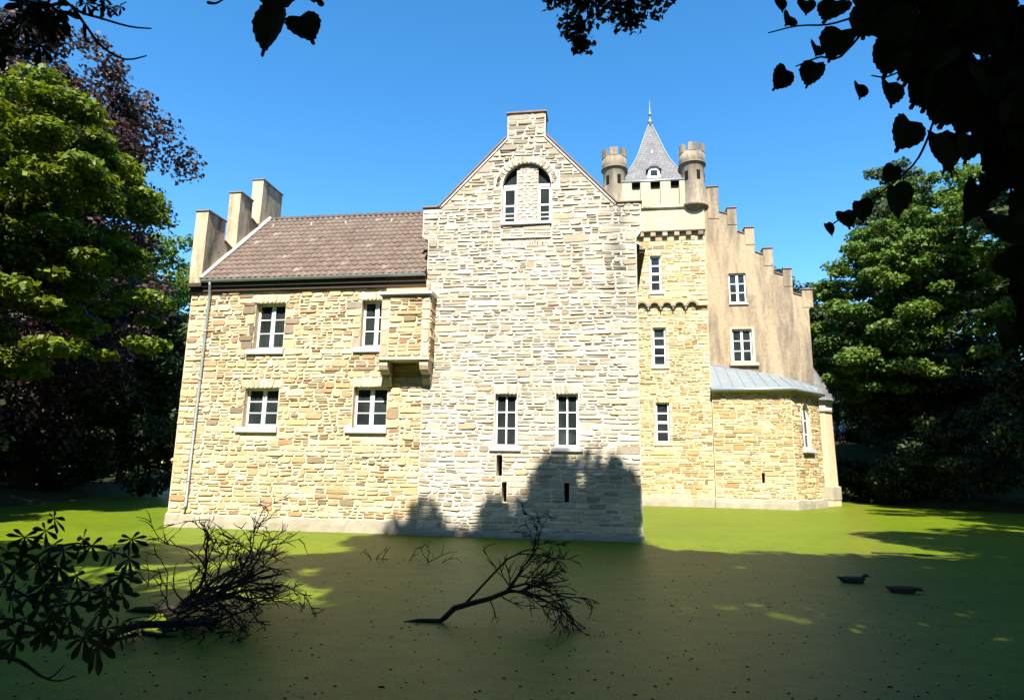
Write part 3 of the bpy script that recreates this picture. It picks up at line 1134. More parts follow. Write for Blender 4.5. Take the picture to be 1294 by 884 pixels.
# body behind the gable front
MB().box(G0 + .02, G0 + .5, 0.552, 11.0, 0.0, 10.1).box(G1 - .5, G1 - .02, 0.552, 11.0, -0.9, 10.0).box(G0 + .02, G1 - .02, 11.002, 11.5, -0.9, 10.0).build('wall', 'plaster_streaked', gable)
rb = MB()
rb.add([(G0 - .05, 0.552, 9.95), (12.6, 0.552, 13.25), (16.80, 0.552, 9.80), (G0 - .05, 11.7, 9.95), (12.6, 11.7, 13.25), (16.80, 11.7, 9.80)],
       [(0, 2, 1), (3, 4, 5), (0, 1, 4, 3), (1, 2, 5, 4), (2, 0, 3, 5)])
rb.build('roof', 'roof_tile', gable)
MB().box(G1 - .015, 16.74, 0.6, 11.0, 9.70, 9.79).build('eaves', 'wood_dark', gable)
plinth(gable, rng, G0, 16.52, GY0, 0.2, .10)

# ------------------------------------------------------------------ tower
rng = random.Random(23)
TB = (12.65, 39.85, 0.0)
tower = thing('stone_tower', 'square stone tower with slate spire between two crenellated corner turrets', 'tower', TB, RZ)
TL = -6.55
TW = [(-3.60, -2.89, 13.75, 16.22), (-3.52, -2.70, 8.80, 11.35), (-3.46, -2.62, 3.88, 6.45)]
LOWY = 0.10
MB().prism(rect(TL, 0, -0.9, 13.02), LOWY, LOWY + .5, [rect(*TW[1]), rect(*TW[2])]).build('wall', 'mortar_tower', tower)
MB().prism(rect(TL, 0, 13.022, 17.80), 0.0, LOWY + .5, [rect(*TW[0])]).build('wall', 'mortar_tower', tower)
MB().box(TL, -.02, LOWY + .503, 6.4, -0.9, 17.8).build('wall', 'mortar_tower', tower)
blocks = []
for w in TW:
    blocks += [(w[0] - .01, w[1] + .01, w[2] - .22, w[3]), (w[0] - .1, w[1] + .1, w[3], w[3] + .36), (w[0] - .2, w[1] + .2, w[2] - .22, w[2])]
b2 = list(blocks)
st = rubble(rng, lambda z: (-5.0, 0.0), 0.5, 12.95, b2, (0.17, 0.31), (0.32, 0.78), 0.028, y=LOWY, ends=(False, True))
b3 = list(blocks)
st += rubble(rng, lambda z: (-5.0, 0.0), 13.25, 17.60, b3, (0.19, 0.34), (0.38, 0.85), 0.03, ends=(False, True))
place_stones(tower, st, 'stone_tower')
for i, w in enumerate(TW):
    y = 0.0 if i == 0 else LOWY
    sash(tower, w[0] + .005, w[1] - .005, w[2] + .003, w[3] - .003, y + .16, 1, 4, fr=.09, bar=.09, bottom=.13, thick={2: .16})
    sill(tower, w[0] - .18, w[1] + .18, w[2] - .18, w[2], y - .08, y + .16, 'coping_white' if i == 0 else 'stone_dressed')
    voussoirs(tower, rng, w[0] - .1, w[1] + .1, w[3], .32, 6, 'stone_tower', y)
    if i:
        for a, b in ((w[0] - .17, w[0]), (w[1], w[1] + .2)):
            z = w[2]
            while z < w[3] - .05:
                hh = min(rng.uniform(.4, .7), w[3] - z)
                vs_, fs_ = stone_shape(rng, [(a, z), (b, z), (b, z + hh - .015), (a, z + hh - .015)], .05)
                MB().add([(v[0], v[1] + y, v[2]) for v in vs_], fs_).build('jamb_stone', 'stone_dressed', tower)
                z += hh
plinth(tower, rng, TL, 0.0, LOWY, 0.55, .10)
# corbel table of round arches
AW = 0.80
for k in range(6):
    c = -0.98 - k * AW
    pts = [(c + .40 * math.cos(math.pi * i / 10), 12.72 + .36 * math.sin(math.pi * i / 10)) for i in range(11)]
    inn = [(c + .27 * math.cos(math.pi * i / 10), 12.72 + .24 * math.sin(math.pi * i / 10)) for i in range(11)]
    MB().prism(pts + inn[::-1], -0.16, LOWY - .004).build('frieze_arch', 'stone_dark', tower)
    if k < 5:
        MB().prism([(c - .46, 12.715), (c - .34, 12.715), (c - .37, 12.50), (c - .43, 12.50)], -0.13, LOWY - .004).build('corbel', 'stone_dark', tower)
for k in range(6):
    c = -0.98 - k * AW
    sp = [(c - .40, 13.14)] + [(c + .405 * math.cos(math.pi * (10 - i) / 10), 12.725 + .365 * math.sin(math.pi * (10 - i) / 10)) for i in range(11)] + [(c + .40, 13.14)]
    MB().prism(sp[::-1], -0.06, LOWY - .004).build('spandrel', 'stone_tower', tower)
MB().bbox(-0.575, 0.03, -0.14, LOWY - .004, 12.74, 12.98, .02).build('band', 'stone_tower', tower)
MB().bbox(TL, 0.02, -0.07, -.002, 13.145, 13.24, .02).build('band', 'stone_tower', tower)
# dentils and smooth upper stage
for k in range(6):
    u = -0.45 - k * .77
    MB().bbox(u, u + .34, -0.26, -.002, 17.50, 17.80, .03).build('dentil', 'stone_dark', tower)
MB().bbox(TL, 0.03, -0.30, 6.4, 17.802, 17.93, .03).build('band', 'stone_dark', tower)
MB().box(TL, 0.0, -0.24, 6.4, 17.932, 19.36).build('upper_stage', 'plaster_cream', tower)
MB().bbox(TL, -.1, -0.38, 6.4, 19.362, 19.66, .10).build('string_course', 'parapet_stone', tower)
MB().box(-6.0, -0.6, 0.02, 5.6, 19.662, 21.45).build('parapet_wall', 'plaster_cream', tower)
for u0, u1 in ((-5.35, -4.70), (-4.12, -3.45), (-2.80, -2.12), (-1.55, -1.0)):
    MB().bbox(u0, u1, -0.24, 0.018, 19.664, 21.44, .02).build('parapet_pier', 'plaster_cream', tower)
for u0, u1 in ((-4.66, -4.16), (-3.41, -2.84), (-2.08, -1.59)):
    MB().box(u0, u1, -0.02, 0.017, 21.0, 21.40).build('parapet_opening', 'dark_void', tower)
# spire roof, swept in
prof = [(2.36, 21.46), (2.28, 21.60), (1.95, 22.15), (1.62, 22.75), (1.20, 23.60), (0.92, 24.35), (0.66, 25.2), (0.38, 26.1), (0.10, 26.95)]
SC = (-3.17, 2.25)
vs, fs = [], []
for h, z in prof:
    vs += [(SC[0] - h, SC[1] - h, z), (SC[0] + h, SC[1] - h, z), (SC[0] + h, SC[1] + h, z), (SC[0] - h, SC[1] + h, z)]
for i in range(len(prof) - 1):
    for k in range(4):
        k2 = (k + 1) % 4
        fs.append((i * 4 + k, i * 4 + k2, i * 4 + 4 + k2, i * 4 + 4 + k))
fs += [(3, 2, 1, 0), tuple(range(len(vs) - 4, len(vs)))]
spire = MB().add(vs, fs).build('spire_roof', 'slate', tower)
for sx_, sy_ in ((-1, -1), (1, -1), (1, 1), (-1, 1)):
    MB().tube([(SC[0] + sx_ * h, SC[1] + sy_ * h, z + .01) for h, z in prof], .055, 6).build('hip_flashing', 'lead', spire, True)
MB().lathe([(0.16, 26.85), (0.13, 27.1), (0.20, 27.18), (0.16, 27.3), (0.06, 27.42), (0.045, 27.7), (0.13, 27.78), (0.13, 27.86), (0.06, 27.98), (0.03, 28.5), (0.008, 29.0)], SC[0], SC[1], 10).build('finial', 'lead', spire, True)
for a in range(2):
    e = MB()
    if a == 0:
        e.tube([(SC[0] - 2.42, SC[1] - 2.46, 21.47), (SC[0] + 2.42, SC[1] - 2.46, 21.47)], .085, 8)
        e.build('gutter', 'zinc', spire, True)
dm = MB()
dm.prism([(SC[0] - .46, 21.86), (SC[0] + .46, 21.86), (SC[0] + .34, 22.46), (SC[0] + .2, 22.62), (SC[0] - .2, 22.62), (SC[0] - .34, 22.46)], 0.12, 0.9)
dor = dm.build('dormer', 'white_paint', spire)
MB().prism([(SC[0] - .24, 22.0), (SC[0] + .24, 22.0), (SC[0] + .22, 22.40), (SC[0] - .22, 22.40)], 0.10, 0.117).build('pane', 'glass', dor)
MB().prism([(SC[0] - .52, 22.44), (SC[0] - .24, 22.70), (SC[0], 22.76), (SC[0] + .24, 22.70), (SC[0] + .52, 22.44), (SC[0] + .36, 22.48), (SC[0] + .2, 22.625), (SC[0] - .2, 22.625), (SC[0] - .36, 22.48)], 0.0, 1.0).build('dormer_roof', 'slate', dor)
MB().box(SC[0] - .06, SC[0] + .06, SC[1] - .98, SC[1] - .84, 24.30, 24.46).build('roof_hook', 'white_paint', spire)

# corner turrets
for cu in (-5.83, -0.60):
    cv = 0.35 if cu < -3 else 0.25
    r = 0.78
    tm = MB()
    tm.lathe([(0.30, 19.02), (0.62, 19.22), (0.90, 19.48), (0.96, 19.50), (0.96, 19.68), (r, 19.72), (r * .985, 22.50), (r + .07, 22.62), (r + .07, 23.40)], cu, cv, 26)
    tr = tm.build('turret', 'plaster_turret', tower, True)
    tr.data.polygons.foreach_set('use_smooth', [len(p.vertices) == 4 for p in tr.data.polygons])
    MB().lathe([(r + .0, 22.54), (r + .14, 22.60), (r + .14, 22.66), (r + .0, 22.70)], cu, cv, 26, cap=False).build('ring', 'stone_dark', tr)  # dark colour paints in the shadow below the flared crown
    for k in range(6):
        a = math.radians(60 * k + 8)
        n_ = 6
        vs, fs = [], []
        for i in range(n_ + 1):
            t = a + math.radians(37) * i / n_
            for rr in (r + .09, r - .18):
                for zz in (23.38, 23.98):
                    vs.append((cu + rr * math.cos(t), cv + rr * math.sin(t), zz))
        for i in range(n_):
            o_ = i * 4
            fs += [(o_, o_ + 4, o_ + 5, o_ + 1), (o_ + 2, o_ + 3, o_ + 7, o_ + 6), (o_ + 1, o_ + 5, o_ + 7, o_ + 3), (o_, o_ + 2, o_ + 6, o_ + 4)]
        fs += [(0, 1, 3, 2), (n_ * 4, n_ * 4 + 2, n_ * 4 + 3, n_ * 4 + 1)]
        MB().add(vs, fs).build('merlon', 'plaster_turret', tr)
    for ang in (-128, -68, 0):
        t = math.radians(ang)
        c, s_ = math.cos(t), math.sin(t)
        vs = []
        for w_, d_, z_ in ((-.12, 0, 21.35), (.12, 0, 21.35), (.12, 0, 22.0), (-.12, 0, 22.0), (-.12, .1, 21.35), (.12, .1, 21.35), (.12, .1, 22.0), (-.12, .1, 22.0)):
            rr = r + .008 - d_
            vs.append((cu + c * rr - s_ * w_, cv + s_ * rr + c * w_, z_))
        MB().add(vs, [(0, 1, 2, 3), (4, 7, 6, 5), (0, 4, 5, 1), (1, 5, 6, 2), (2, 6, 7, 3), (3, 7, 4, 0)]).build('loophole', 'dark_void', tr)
MB().tube([(-0.93, -.12, 21.5), (-0.93, -.16, 21.2), (-0.95, -.16, 20.5)], .06, 8).build('downpipe', 'zinc', tower, True)

# ------------------------------------------------------------------ crow-stepped house beside the tower
rng = random.Random(31)
stepped = thing('stepped_gable_house', 'streaked plaster house with crow-stepped gable rising beside the tower', 'house', TB, RZ)
BY = 3.0
ST = [(-3.0, 1.53, 22.25), (2.09, 2.71, 20.59), (3.21, 3.84, 19.07), (4.37, 5.00, 17.50), (5.60, 6.17, 15.97), (6.74, 7.42, 14.47)]
out = [(-3.0, -0.9), (7.12, -0.9), (7.12, 13.1), (7.42, 13.35)]
for k in range(len(ST) - 1, -1, -1):
    a, b, z = ST[k]
    if k < len(ST) - 1:
        na, nb, nz = ST[k + 1]
        out += [(na, nz - .42), (b, nz - .22)]
    out += [(b, z)]
    out += [(a, z)]
SWN = [(1.97, 3.12, 13.62, 15.78), (2.02, 3.32, 9.45, 11.78)]
MB().prism(out, BY, BY + .6, [rect(*w) for w in SWN]).build('wall', 'plaster_streaked', stepped)
MB().box(-3.0, 7.0, BY + .603, BY + 12.0, -0.9, 13.0).build('wall', 'plaster_streaked', stepped)
MB().add([(-10.0, BY + .61, 13.0), (7.3, BY + .61, 13.0), (-1.4, BY + .61, 21.6), (-10.0, BY + 12.2, 13.0), (7.3, BY + 12.2, 13.0), (-1.4, BY + 12.2, 21.6)],
         [(0, 1, 2), (3, 5, 4), (1, 4, 5, 2), (0, 2, 5, 3), (0, 3, 4, 1)]).build('roof', 'slate', stepped)
for k, (a, b, z) in enumerate(ST):
    aa = a if k else 0.76
    MB().bbox(aa - .02, b + .03, BY - .10, BY + .66, z + .002, z + .07, .015).build('coping', 'copper_brown', stepped)
    MB().bbox(aa, b + .005, BY - .035, BY - .002, z - (1.25 if k else 2.4), z - .002, .02).build('pilaster', 'plaster_streaked', stepped)
    if k:
        pa, pb, pz = ST[k - 1]
        MB().prism([(pb + .01, z - .218), (pb + .01, z - .16), (a - .01, z - .36), (a - .01, z - .418)][::-1], BY - .07, BY + .66).build('coping', 'copper_brown', stepped)
for i, w in enumerate(SWN):
    sash(stepped, w[0] + .005, w[1] - .005, w[2] + .003, w[3] - .003, BY + .14, 2, 3, fr=.09, mull=.16, bar=.07, bottom=.13)
    if i:
        for x0, x1, z0, z1 in ((w[0] - .16, w[0] - .002, w[2], w[3] + .14), (w[1] + .002, w[1] + .16, w[2], w[3] + .14), (w[0], w[1], w[3] + .002, w[3] + .14)):
            MB().bbox(x0, x1, BY - .04, BY - .002, z0, z1, .012).build('surround', 'stone_dressed', stepped)
        sill(stepped, w[0] - .25, w[1] + .35, w[2] - .22, w[2] - .004, BY - .2, BY + .14, 'stone_dressed')
    else:
        sill(stepped, w[0] - .05, w[1] + .08, w[2] - .12, w[2] - .004, BY - .1, BY + .14, 'sill_stone')

# ------------------------------------------------------------------ polygonal chapel apse
rng = random.Random(41)
chapel = thing('chapel_apse', 'polygonal stone apse with lead roof, toothed cornice and pointed window', 'chapel', TB, RZ)
CA, CB, CC = Vector((0.03, 0.0, 0)), Vector((4.62, -0.50, 0)), Vector((7.30, 2.94, 0))
CZ = 7.10


def facet(P, Q):
    d = (Q - P)
    L = d.length
    d = d.normalized()
    n = Vector((d.y, -d.x, 0))          # outwards, towards the camera side

    def xf(v):
        p = P + d * v[0] - n * v[1]
        return (p.x, p.y, v[2])
    return L, xf


L1, X1 = facet(CA, CB)
L2, X2 = facet(CB, CC)
slit = (2.70, 2.88, 1.52, 2.14)
pw0, pw1, pz0, pzs, pzt = 1.35, 2.70, 3.62, 5.35, 6.60
mid_ = (pw0 + pw1) / 2
hw = (pw1 - pw0) / 2
Rr = (hw * hw + (pzt - pzs) ** 2) / (2 * hw)
pointed = [(pw0, pz0), (pw1, pz0)]
for i in range(8):
    z = pzs + (pzt - pzs) * i / 7
    pointed.append((pw1 - Rr + math.sqrt(max(0, Rr * Rr - (z - pzs) ** 2)), z))
for i in range(6, -1, -1):
    z = pzs + (pzt - pzs) * i / 7
    pointed.append((pw0 + Rr - math.sqrt(max(0, Rr * Rr - (z - pzs) ** 2)), z))
m = MB().prism(rect(0, L1, -0.9, CZ), 0, .4, [rect(*slit)])
m.v = [X1(v) for v in m.v]
m.build('wall', 'mortar_tower', chapel)
m = MB().prism(rect(0, L2, -0.9, CZ), 0, .4, [pointed])
m.v = [X2(v) for v in m.v]
m.build('wall', 'mortar_tower', chapel)
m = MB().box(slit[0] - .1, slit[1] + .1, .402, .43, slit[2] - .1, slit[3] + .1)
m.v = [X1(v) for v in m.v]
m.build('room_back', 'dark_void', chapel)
st1 = rubble(rng, lambda z: (0.02, L1), 0.62, CZ - .25, [slit], (0.17, 0.31), (0.32, 0.78), 0.028)
bl = [(pw0 - .02, pw1 + .02, pz0 - .25, pzs + .1)]
for i in range(6):
    z0_, z1_ = pzs + (pzt - pzs) * i / 6, pzs + (pzt - pzs) * (i + 1) / 6
    e = Rr - math.sqrt(max(0, Rr * Rr - (z0_ - pzs) ** 2))
    bl.append((pw0 + e - .22, pw1 - e + .22, z0_, z1_ + .02))
bl.append((mid_ - .2, mid_ + .2, pzt - .05, pzt + .2))
st2 = rubble(rng, lambda z: (0.0, L2), 0.62, CZ - .25, bl, (0.2, 0.36), (0.35, 0.75), 0.028)
both = [(a, [X1(v) for v in vs_], fs_) for a, vs_, fs_ in st1] + [(a, [X2(v) for v in vs_], fs_) for a, vs_, fs_ in st2]
place_stones(chapel, both, 'stone_tower')
# window dressings
for i in range(5):
    for s in (-1, 1):
        z0_, z1_ = pzs + (pzt - pzs) * i / 5, pzs + (pzt - pzs) * (i + 1) / 5 - .015
        def ed(z):
            e = Rr - math.sqrt(max(0, Rr * Rr - (z - pzs) ** 2))
            return e
        if s < 0:
            P = [(pw0 + ed(z0_) - .19, z0_), (pw0 + ed(z0_), z0_), (pw0 + ed(z1_), z1_), (pw0 + ed(z1_) - .19, z1_ + .02)]
        else:
            P = [(pw1 - ed(z0_), z0_), (pw1 - ed(z0_) + .19, z0_), (pw1 - ed(z1_) + .19, z1_ + .02), (pw1 - ed(z1_), z1_)]
        vs_, fs_ = stone_shape(rng, P, .04)
        MB().add([X2(v) for v in vs_], fs_).build('voussoir', 'stone_dressed', chapel)
fm = MB()
inner = [(mid_ + (p[0] - mid_) * .80, pz0 + .14 + (p[1] - pz0) * .93) for p in pointed]
fm.prism(pointed, .15, .21, [inner])
fm.bbox(mid_ - .05, mid_ + .05, .14, .21, pz0 + .14, pzt - .25, .01)
for z in (pz0 + .9, pz0 + 1.75):
    fm.bbox(pw0 + .14, mid_ - .05, .15, .205, z, z + .08, .01)
    fm.bbox(mid_ + .05, pw1 - .14, .15, .205, z, z + .08, .01)
fm.v = [X2(v) for v in fm.v]
pwin = fm.build('window', 'white_paint', chapel)
gp = MB().prism(inner, .18, .188)
gp.v = [X2(v) for v in gp.v]
gp.build('pane', 'glass', pwin)
sill(chapel, pw0 - .15, pw1 + .15, pz0 - .22, pz0 - .004, -.22, .14, 'sill_stone', X2)
for L, X in ((L1, X1), (L2, X2)):
    n_ = int(L / .30)
    for k in range(n_):
        a = .05 + k * (L - .1) / n_
        m = MB().bbox(a, a + .15, -.12, -.002, CZ - .24, CZ - .06, .015)
        m.v = [X(v) for v in m.v]
        m.build('dentil', 'stone_dressed', chapel)
    m = MB().bbox(-.02, L + .06, -.20, .3, CZ - .058, CZ + .06, .02)
    m.v = [X(v) for v in m.v]
    m.build('cornice', 'stone_dressed', chapel)
    plinth(chapel, rng, -.05, L + .05, 0.0, 0.6, .14, X, .2, .12)
# lead roof: panels with standing seams
EZ = CZ + .10
n1 = Vector((CB - CA)).normalized()
n1 = Vector((n1.y, -n1.x, 0))
n2 = Vector((CC - CB)).normalized()
n2 = Vector((n2.y, -n2.x, 0))
EA = CA + n1 * .34 + Vector((-.03, 0, EZ))
EB = CB + n1 * .30 + n2 * .20 + Vector((0, 0, EZ))
EC = CC + n2 * .34 + Vector((0, 0, EZ + .0))
AP = Vector((0.02, BY - .02, 9.35))
MP = Vector((4.9, BY - .02, 8.45))
CE = Vector((7.35, BY - .02, 7.75))
NPAN = 7


def panel(a, b, c, d, nm='roof_panel'):
    up_ = Vector((0, 0, .05))
    pts = [a, b, c, d]
    vs = [tuple(p) for p in pts] + [tuple(p + up_) for p in pts]
    return MB().add(vs, [(3, 2, 1, 0), (4, 5, 6, 7), (0, 1, 5, 4), (1, 2, 6, 5), (2, 3, 7, 6), (3, 0, 4, 7)]).build(nm, 'lead', chapel)


for k in range(NPAN):
    t0, t1 = k / NPAN, (k + 1) / NPAN
    panel(EA.lerp(EB, t0), EA.lerp(EB, t1), AP.lerp(MP, t1), AP.lerp(MP, t0))
for k in range(4):
    t0, t1 = k / 4, (k + 1) / 4
    panel(EB.lerp(EC, t0), EB.lerp(EC, t1), MP.lerp(CE, t1), MP.lerp(CE, t0))
for k in range(1, NPAN + 1):
    t = k / NPAN
    p, q = EA.lerp(EB, t), AP.lerp(MP, t)
    z_ = Vector((0, 0, .06))
    MB().tube([p + z_, q + z_], .028, 5).build('seam', 'lead', chapel)
for k in range(1, 4):
    z_ = Vector((0, 0, .06))
    MB().tube([EB.lerp(EC, k / 4) + z_, MP.lerp(CE, k / 4) + z_], .028, 5).build('seam', 'lead', chapel)
MB().tube([EA + Vector((0, 0, .0)), EB, EC], .11, 8).build('gutter', 'zinc', chapel, True)
MB().tube([AP + Vector((0, 0, .05)), MP + Vector((0, 0, .05)), CE + Vector((0, 0, .05))], .06, 6).build('flashing', 'lead', chapel, True)

# small turret with a cone roof, behind the apse
tur = thing('stair_turret', 'small cream plastered turret with grey cone roof behind the apse', 'turret', TB, RZ)
tu, tv = 7.85, 6.2
MB().lathe([(1.42, -.9), (1.42, 1.2), (1.30, 1.25), (1.22, 6.55)], tu, tv, 8, math.radians(22.5), math.radians(382.5)).build('wall', 'plaster_cream', tur)
MB().lathe([(1.46, 0.4), (1.46, 1.26), (1.30, 1.32)], tu, tv, 8, math.radians(22.5), math.radians(382.5), cap=False).build('plinth', 'plinth_stone', tur)
MB().lathe([(1.30, 6.45), (1.30, 6.95), (1.40, 7.0), (1.40, 7.1)], tu, tv, 8, math.radians(22.5), math.radians(382.5)).build('cornice', 'coping_white', tur)
MB().lathe([(1.24, 6.30), (1.33, 6.34), (1.33, 6.44), (1.24, 6.449)], tu, tv, 8, math.radians(22.5), math.radians(382.5)).build('band', 'stone_dark', tur)
MB().lathe([(1.62, 7.11), (1.50, 7.25), (0.75, 8.7), (0.03, 10.0)], tu, tv, 8, math.radians(22.5), math.radians(382.5)).build('roof', 'slate', tur)

# ------------------------------------------------------------------ trees


def leaf_cloud(nr, centers, radii, counts, size, flat=0.6, up=0.45, aspect=0.72, jitter=0.35):
    """kite-shaped leaves scattered in clumps; returns V, Q arrays"""
    C = np.repeat(centers, counts, 0)
    Rd = np.repeat(radii, counts, 0)
    N = len(C)
    d = nr.normal(size=(N, 3))
    d /= np.linalg.norm(d, axis=1)[:, None] + 1e-9
    r = nr.random(N) ** 0.45
    p = C + d * (Rd * r)[:, None] * np.array([1, 1, flat])
    nrm = d * 0.55 + nr.normal(size=(N, 3)) * 0.6 + np.array([0, 0, up])
    nrm /= np.linalg.norm(nrm, axis=1)[:, None] + 1e-9
    a = nr.normal(size=(N, 3)) + d * 0.5 + np.array([0, 0, -0.35])
    a -= nrm * (a * nrm).sum(1)[:, None]
    a /= np.linalg.norm(a, axis=1)[:, None] + 1e-9
    b = np.cross(nrm, a)
    s = size * (1 + jitter * (nr.random(N) * 2 - 1))
    L = a * s[:, None] * 0.5
    W = b * (s * aspect)[:, None] * 0.5
    V = np.empty((N, 4, 3))
    V[:, 0] = p - L
    V[:, 1] = p + W - L * 0.12
    V[:, 2] = p + L
    V[:, 3] = p - W - L * 0.12
    return V.reshape(-1, 3), np.arange(N * 4).reshape(-1, 4)


def tree(name, label, base, blobs, mat, seed, n_clumps, n_leaves, size, clump=(0.6, 1.3), trunk_r=0.3, shell=0.55, flat=0.6, group=None, cat='tree', fork=0.45, up=0.45, floor=None):
    """blobs: ellipsoids (cx,cy,cz,rx,ry,rz,weight) in world coordinates that the crown fills"""
    nr = np.random.default_rng(seed)
    rg = random.Random(seed)
    bz = float(ground_z(base[0], base[1])) if len(base) == 2 else base[2]
    root = thing(name, label, cat, (base[0], base[1], bz - .1), 0.0, group)
    O = np.array([base[0], base[1], bz - .1])
    B = np.array(blobs, float)
    w = B[:, 6] / B[:, 6].sum()
    pick = nr.choice(len(B), n_clumps, p=w)
    d = nr.normal(size=(n_clumps, 3))
    d /= np.linalg.norm(d, axis=1)[:, None]
    r = shell + (1 - shell) * nr.random(n_clumps)
    r = np.where(nr.random(n_clumps) < .18, nr.random(n_clumps) * shell, r)
    cen = B[pick, :3] + d * r[:, None] * B[pick, 3:6]
    if floor is not None:
        cen[:, 2] = np.maximum(cen[:, 2], floor)
    rad = nr.uniform(clump[0], clump[1], n_clumps)
    cnt = np.maximum(4, (n_leaves * rad ** 2 / (rad ** 2).sum()).astype(int))
    V, Q = leaf_cloud(nr, cen - O, rad, cnt, size, flat, up)
    link('crown', mesh_from_arrays('crown', V, Q, mat), root)
    # trunk and limbs
    cc = B[:, :3].mean(0) - O
    top = Vector((cc[0] * .8, cc[1] * .8, cc[2]))
    fk = Vector((top.x * .25, top.y * .25, max(1.0, top.z * fork)))
    tm = MB()
    tm.tube([(0, 0, -.3), (0.02, 0, .25), fk * .5 + Vector((rg.uniform(-.1, .1), rg.uniform(-.1, .1), 0)), fk, fk.lerp(top, .5) + Vector((rg.uniform(-.2, .2), rg.uniform(-.2, .2), 0)), top],
            [trunk_r * 1.5, trunk_r * 1.15, trunk_r, trunk_r * .85, trunk_r * .5, trunk_r * .14], 9)
    tm.build('trunk', 'bark', root, True)
    lm = MB()
    order = list(range(n_clumps))
    rg.shuffle(order)
    for i in order[:min(34, n_clumps)]:
        e = Vector(cen[i] - O)
        s = fk.lerp(top, rg.uniform(0, .75))
        mid = s.lerp(e, .5) + Vector((rg.uniform(-.4, .4), rg.uniform(-.4, .4), rg.uniform(.1, .7)))
        lm.tube([s, mid, e], [trunk_r * .28, trunk_r * .16, .02], 5)
    tag(lm.build('limbs', 'bark', root, True), kind='stuff')
    return root


# visible trees, left bank
tree('maple_tree', 'bright yellow-green maple on the left bank in front of the copper beech', (-25.2, 25.5),
     [(-20.4, 25.5, 13.4, 4.8, 4.6, 4.2, 1.0), (-24.0, 24.5, 16.8, 4.6, 4.4, 3.2, .55), (-19.8, 26.5, 8.6, 4.2, 3.8, 3.2, .45), (-24, 25, 8.0, 5.0, 4, 5.0, .5)],
     'leaf_maple', 101, 230, 64000, 0.27, (0.6, 1.3), .42, flat=.38, up=.9)
tree('copper_beech', 'dark purple copper beech with drooping sprays behind the green maple', (-27.5, 36.5),
     [(-26.2, 36.0, 18.5, 5.8, 5.4, 7.5, 1.0), (-25.6, 35.0, 10.0, 5.6, 5, 7.0, .55), (-28.6, 35, 24.0, 5.4, 4.6, 4.6, .45)],
     'leaf_copper', 102, 280, 60000, 0.28, (0.8, 1.5), .55, flat=0.9)
tree('broadleaf_tree', 'mid-green round-headed tree showing between copper beech and stone house', (-30, 50),
     [(-29.6, 49, 14.5, 6.0, 5, 6.5, 1), (-28.5, 49, 8, 6.0, 5, 6, .8)], 'leaf_green', 103, 170, 28000, 0.36, (0.9, 1.6), .4)
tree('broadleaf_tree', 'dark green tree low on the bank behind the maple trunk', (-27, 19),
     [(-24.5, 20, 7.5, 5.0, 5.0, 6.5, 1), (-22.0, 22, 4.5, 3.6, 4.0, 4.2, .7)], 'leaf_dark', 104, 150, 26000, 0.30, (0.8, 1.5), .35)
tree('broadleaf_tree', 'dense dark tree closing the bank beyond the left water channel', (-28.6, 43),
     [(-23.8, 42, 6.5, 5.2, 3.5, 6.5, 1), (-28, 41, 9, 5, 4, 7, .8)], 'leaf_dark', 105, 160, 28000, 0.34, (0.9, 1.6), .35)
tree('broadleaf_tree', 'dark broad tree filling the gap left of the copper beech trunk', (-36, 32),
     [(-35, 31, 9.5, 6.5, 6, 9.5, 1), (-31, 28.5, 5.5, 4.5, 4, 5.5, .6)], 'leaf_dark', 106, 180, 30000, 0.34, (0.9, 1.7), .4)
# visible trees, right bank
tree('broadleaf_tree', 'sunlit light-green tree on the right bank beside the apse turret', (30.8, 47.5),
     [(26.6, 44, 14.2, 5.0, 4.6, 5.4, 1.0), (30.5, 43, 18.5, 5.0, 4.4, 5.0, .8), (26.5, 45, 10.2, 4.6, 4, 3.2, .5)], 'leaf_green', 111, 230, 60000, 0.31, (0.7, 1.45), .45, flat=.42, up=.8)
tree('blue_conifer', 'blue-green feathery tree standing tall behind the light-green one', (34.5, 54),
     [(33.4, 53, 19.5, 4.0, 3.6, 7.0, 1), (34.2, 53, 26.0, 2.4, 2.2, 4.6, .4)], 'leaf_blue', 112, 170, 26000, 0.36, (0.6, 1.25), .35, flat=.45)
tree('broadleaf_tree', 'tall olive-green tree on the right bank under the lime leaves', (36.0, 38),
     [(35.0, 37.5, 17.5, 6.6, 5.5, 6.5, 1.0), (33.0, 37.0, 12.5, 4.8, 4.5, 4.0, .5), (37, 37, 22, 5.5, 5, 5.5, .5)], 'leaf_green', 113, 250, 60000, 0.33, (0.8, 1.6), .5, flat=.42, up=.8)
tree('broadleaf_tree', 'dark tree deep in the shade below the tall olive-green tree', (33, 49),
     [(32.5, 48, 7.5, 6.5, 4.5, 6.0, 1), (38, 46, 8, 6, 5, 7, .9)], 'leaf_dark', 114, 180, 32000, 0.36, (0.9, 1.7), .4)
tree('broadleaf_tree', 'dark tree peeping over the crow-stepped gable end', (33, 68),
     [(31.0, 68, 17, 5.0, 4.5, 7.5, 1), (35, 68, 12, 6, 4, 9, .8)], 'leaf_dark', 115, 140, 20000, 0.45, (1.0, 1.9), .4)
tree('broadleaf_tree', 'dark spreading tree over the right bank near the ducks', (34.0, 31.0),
     [(34.0, 33, 7.0, 5.4, 5.0, 6.0, 1), (33.0, 29, 4.8, 4.2, 4.5, 4.5, .7), (30.5, 36, 5.5, 2.8, 3.0, 4.0, .4)], 'leaf_dark', 116, 190, 34000, 0.30, (0.8, 1.5), .4)
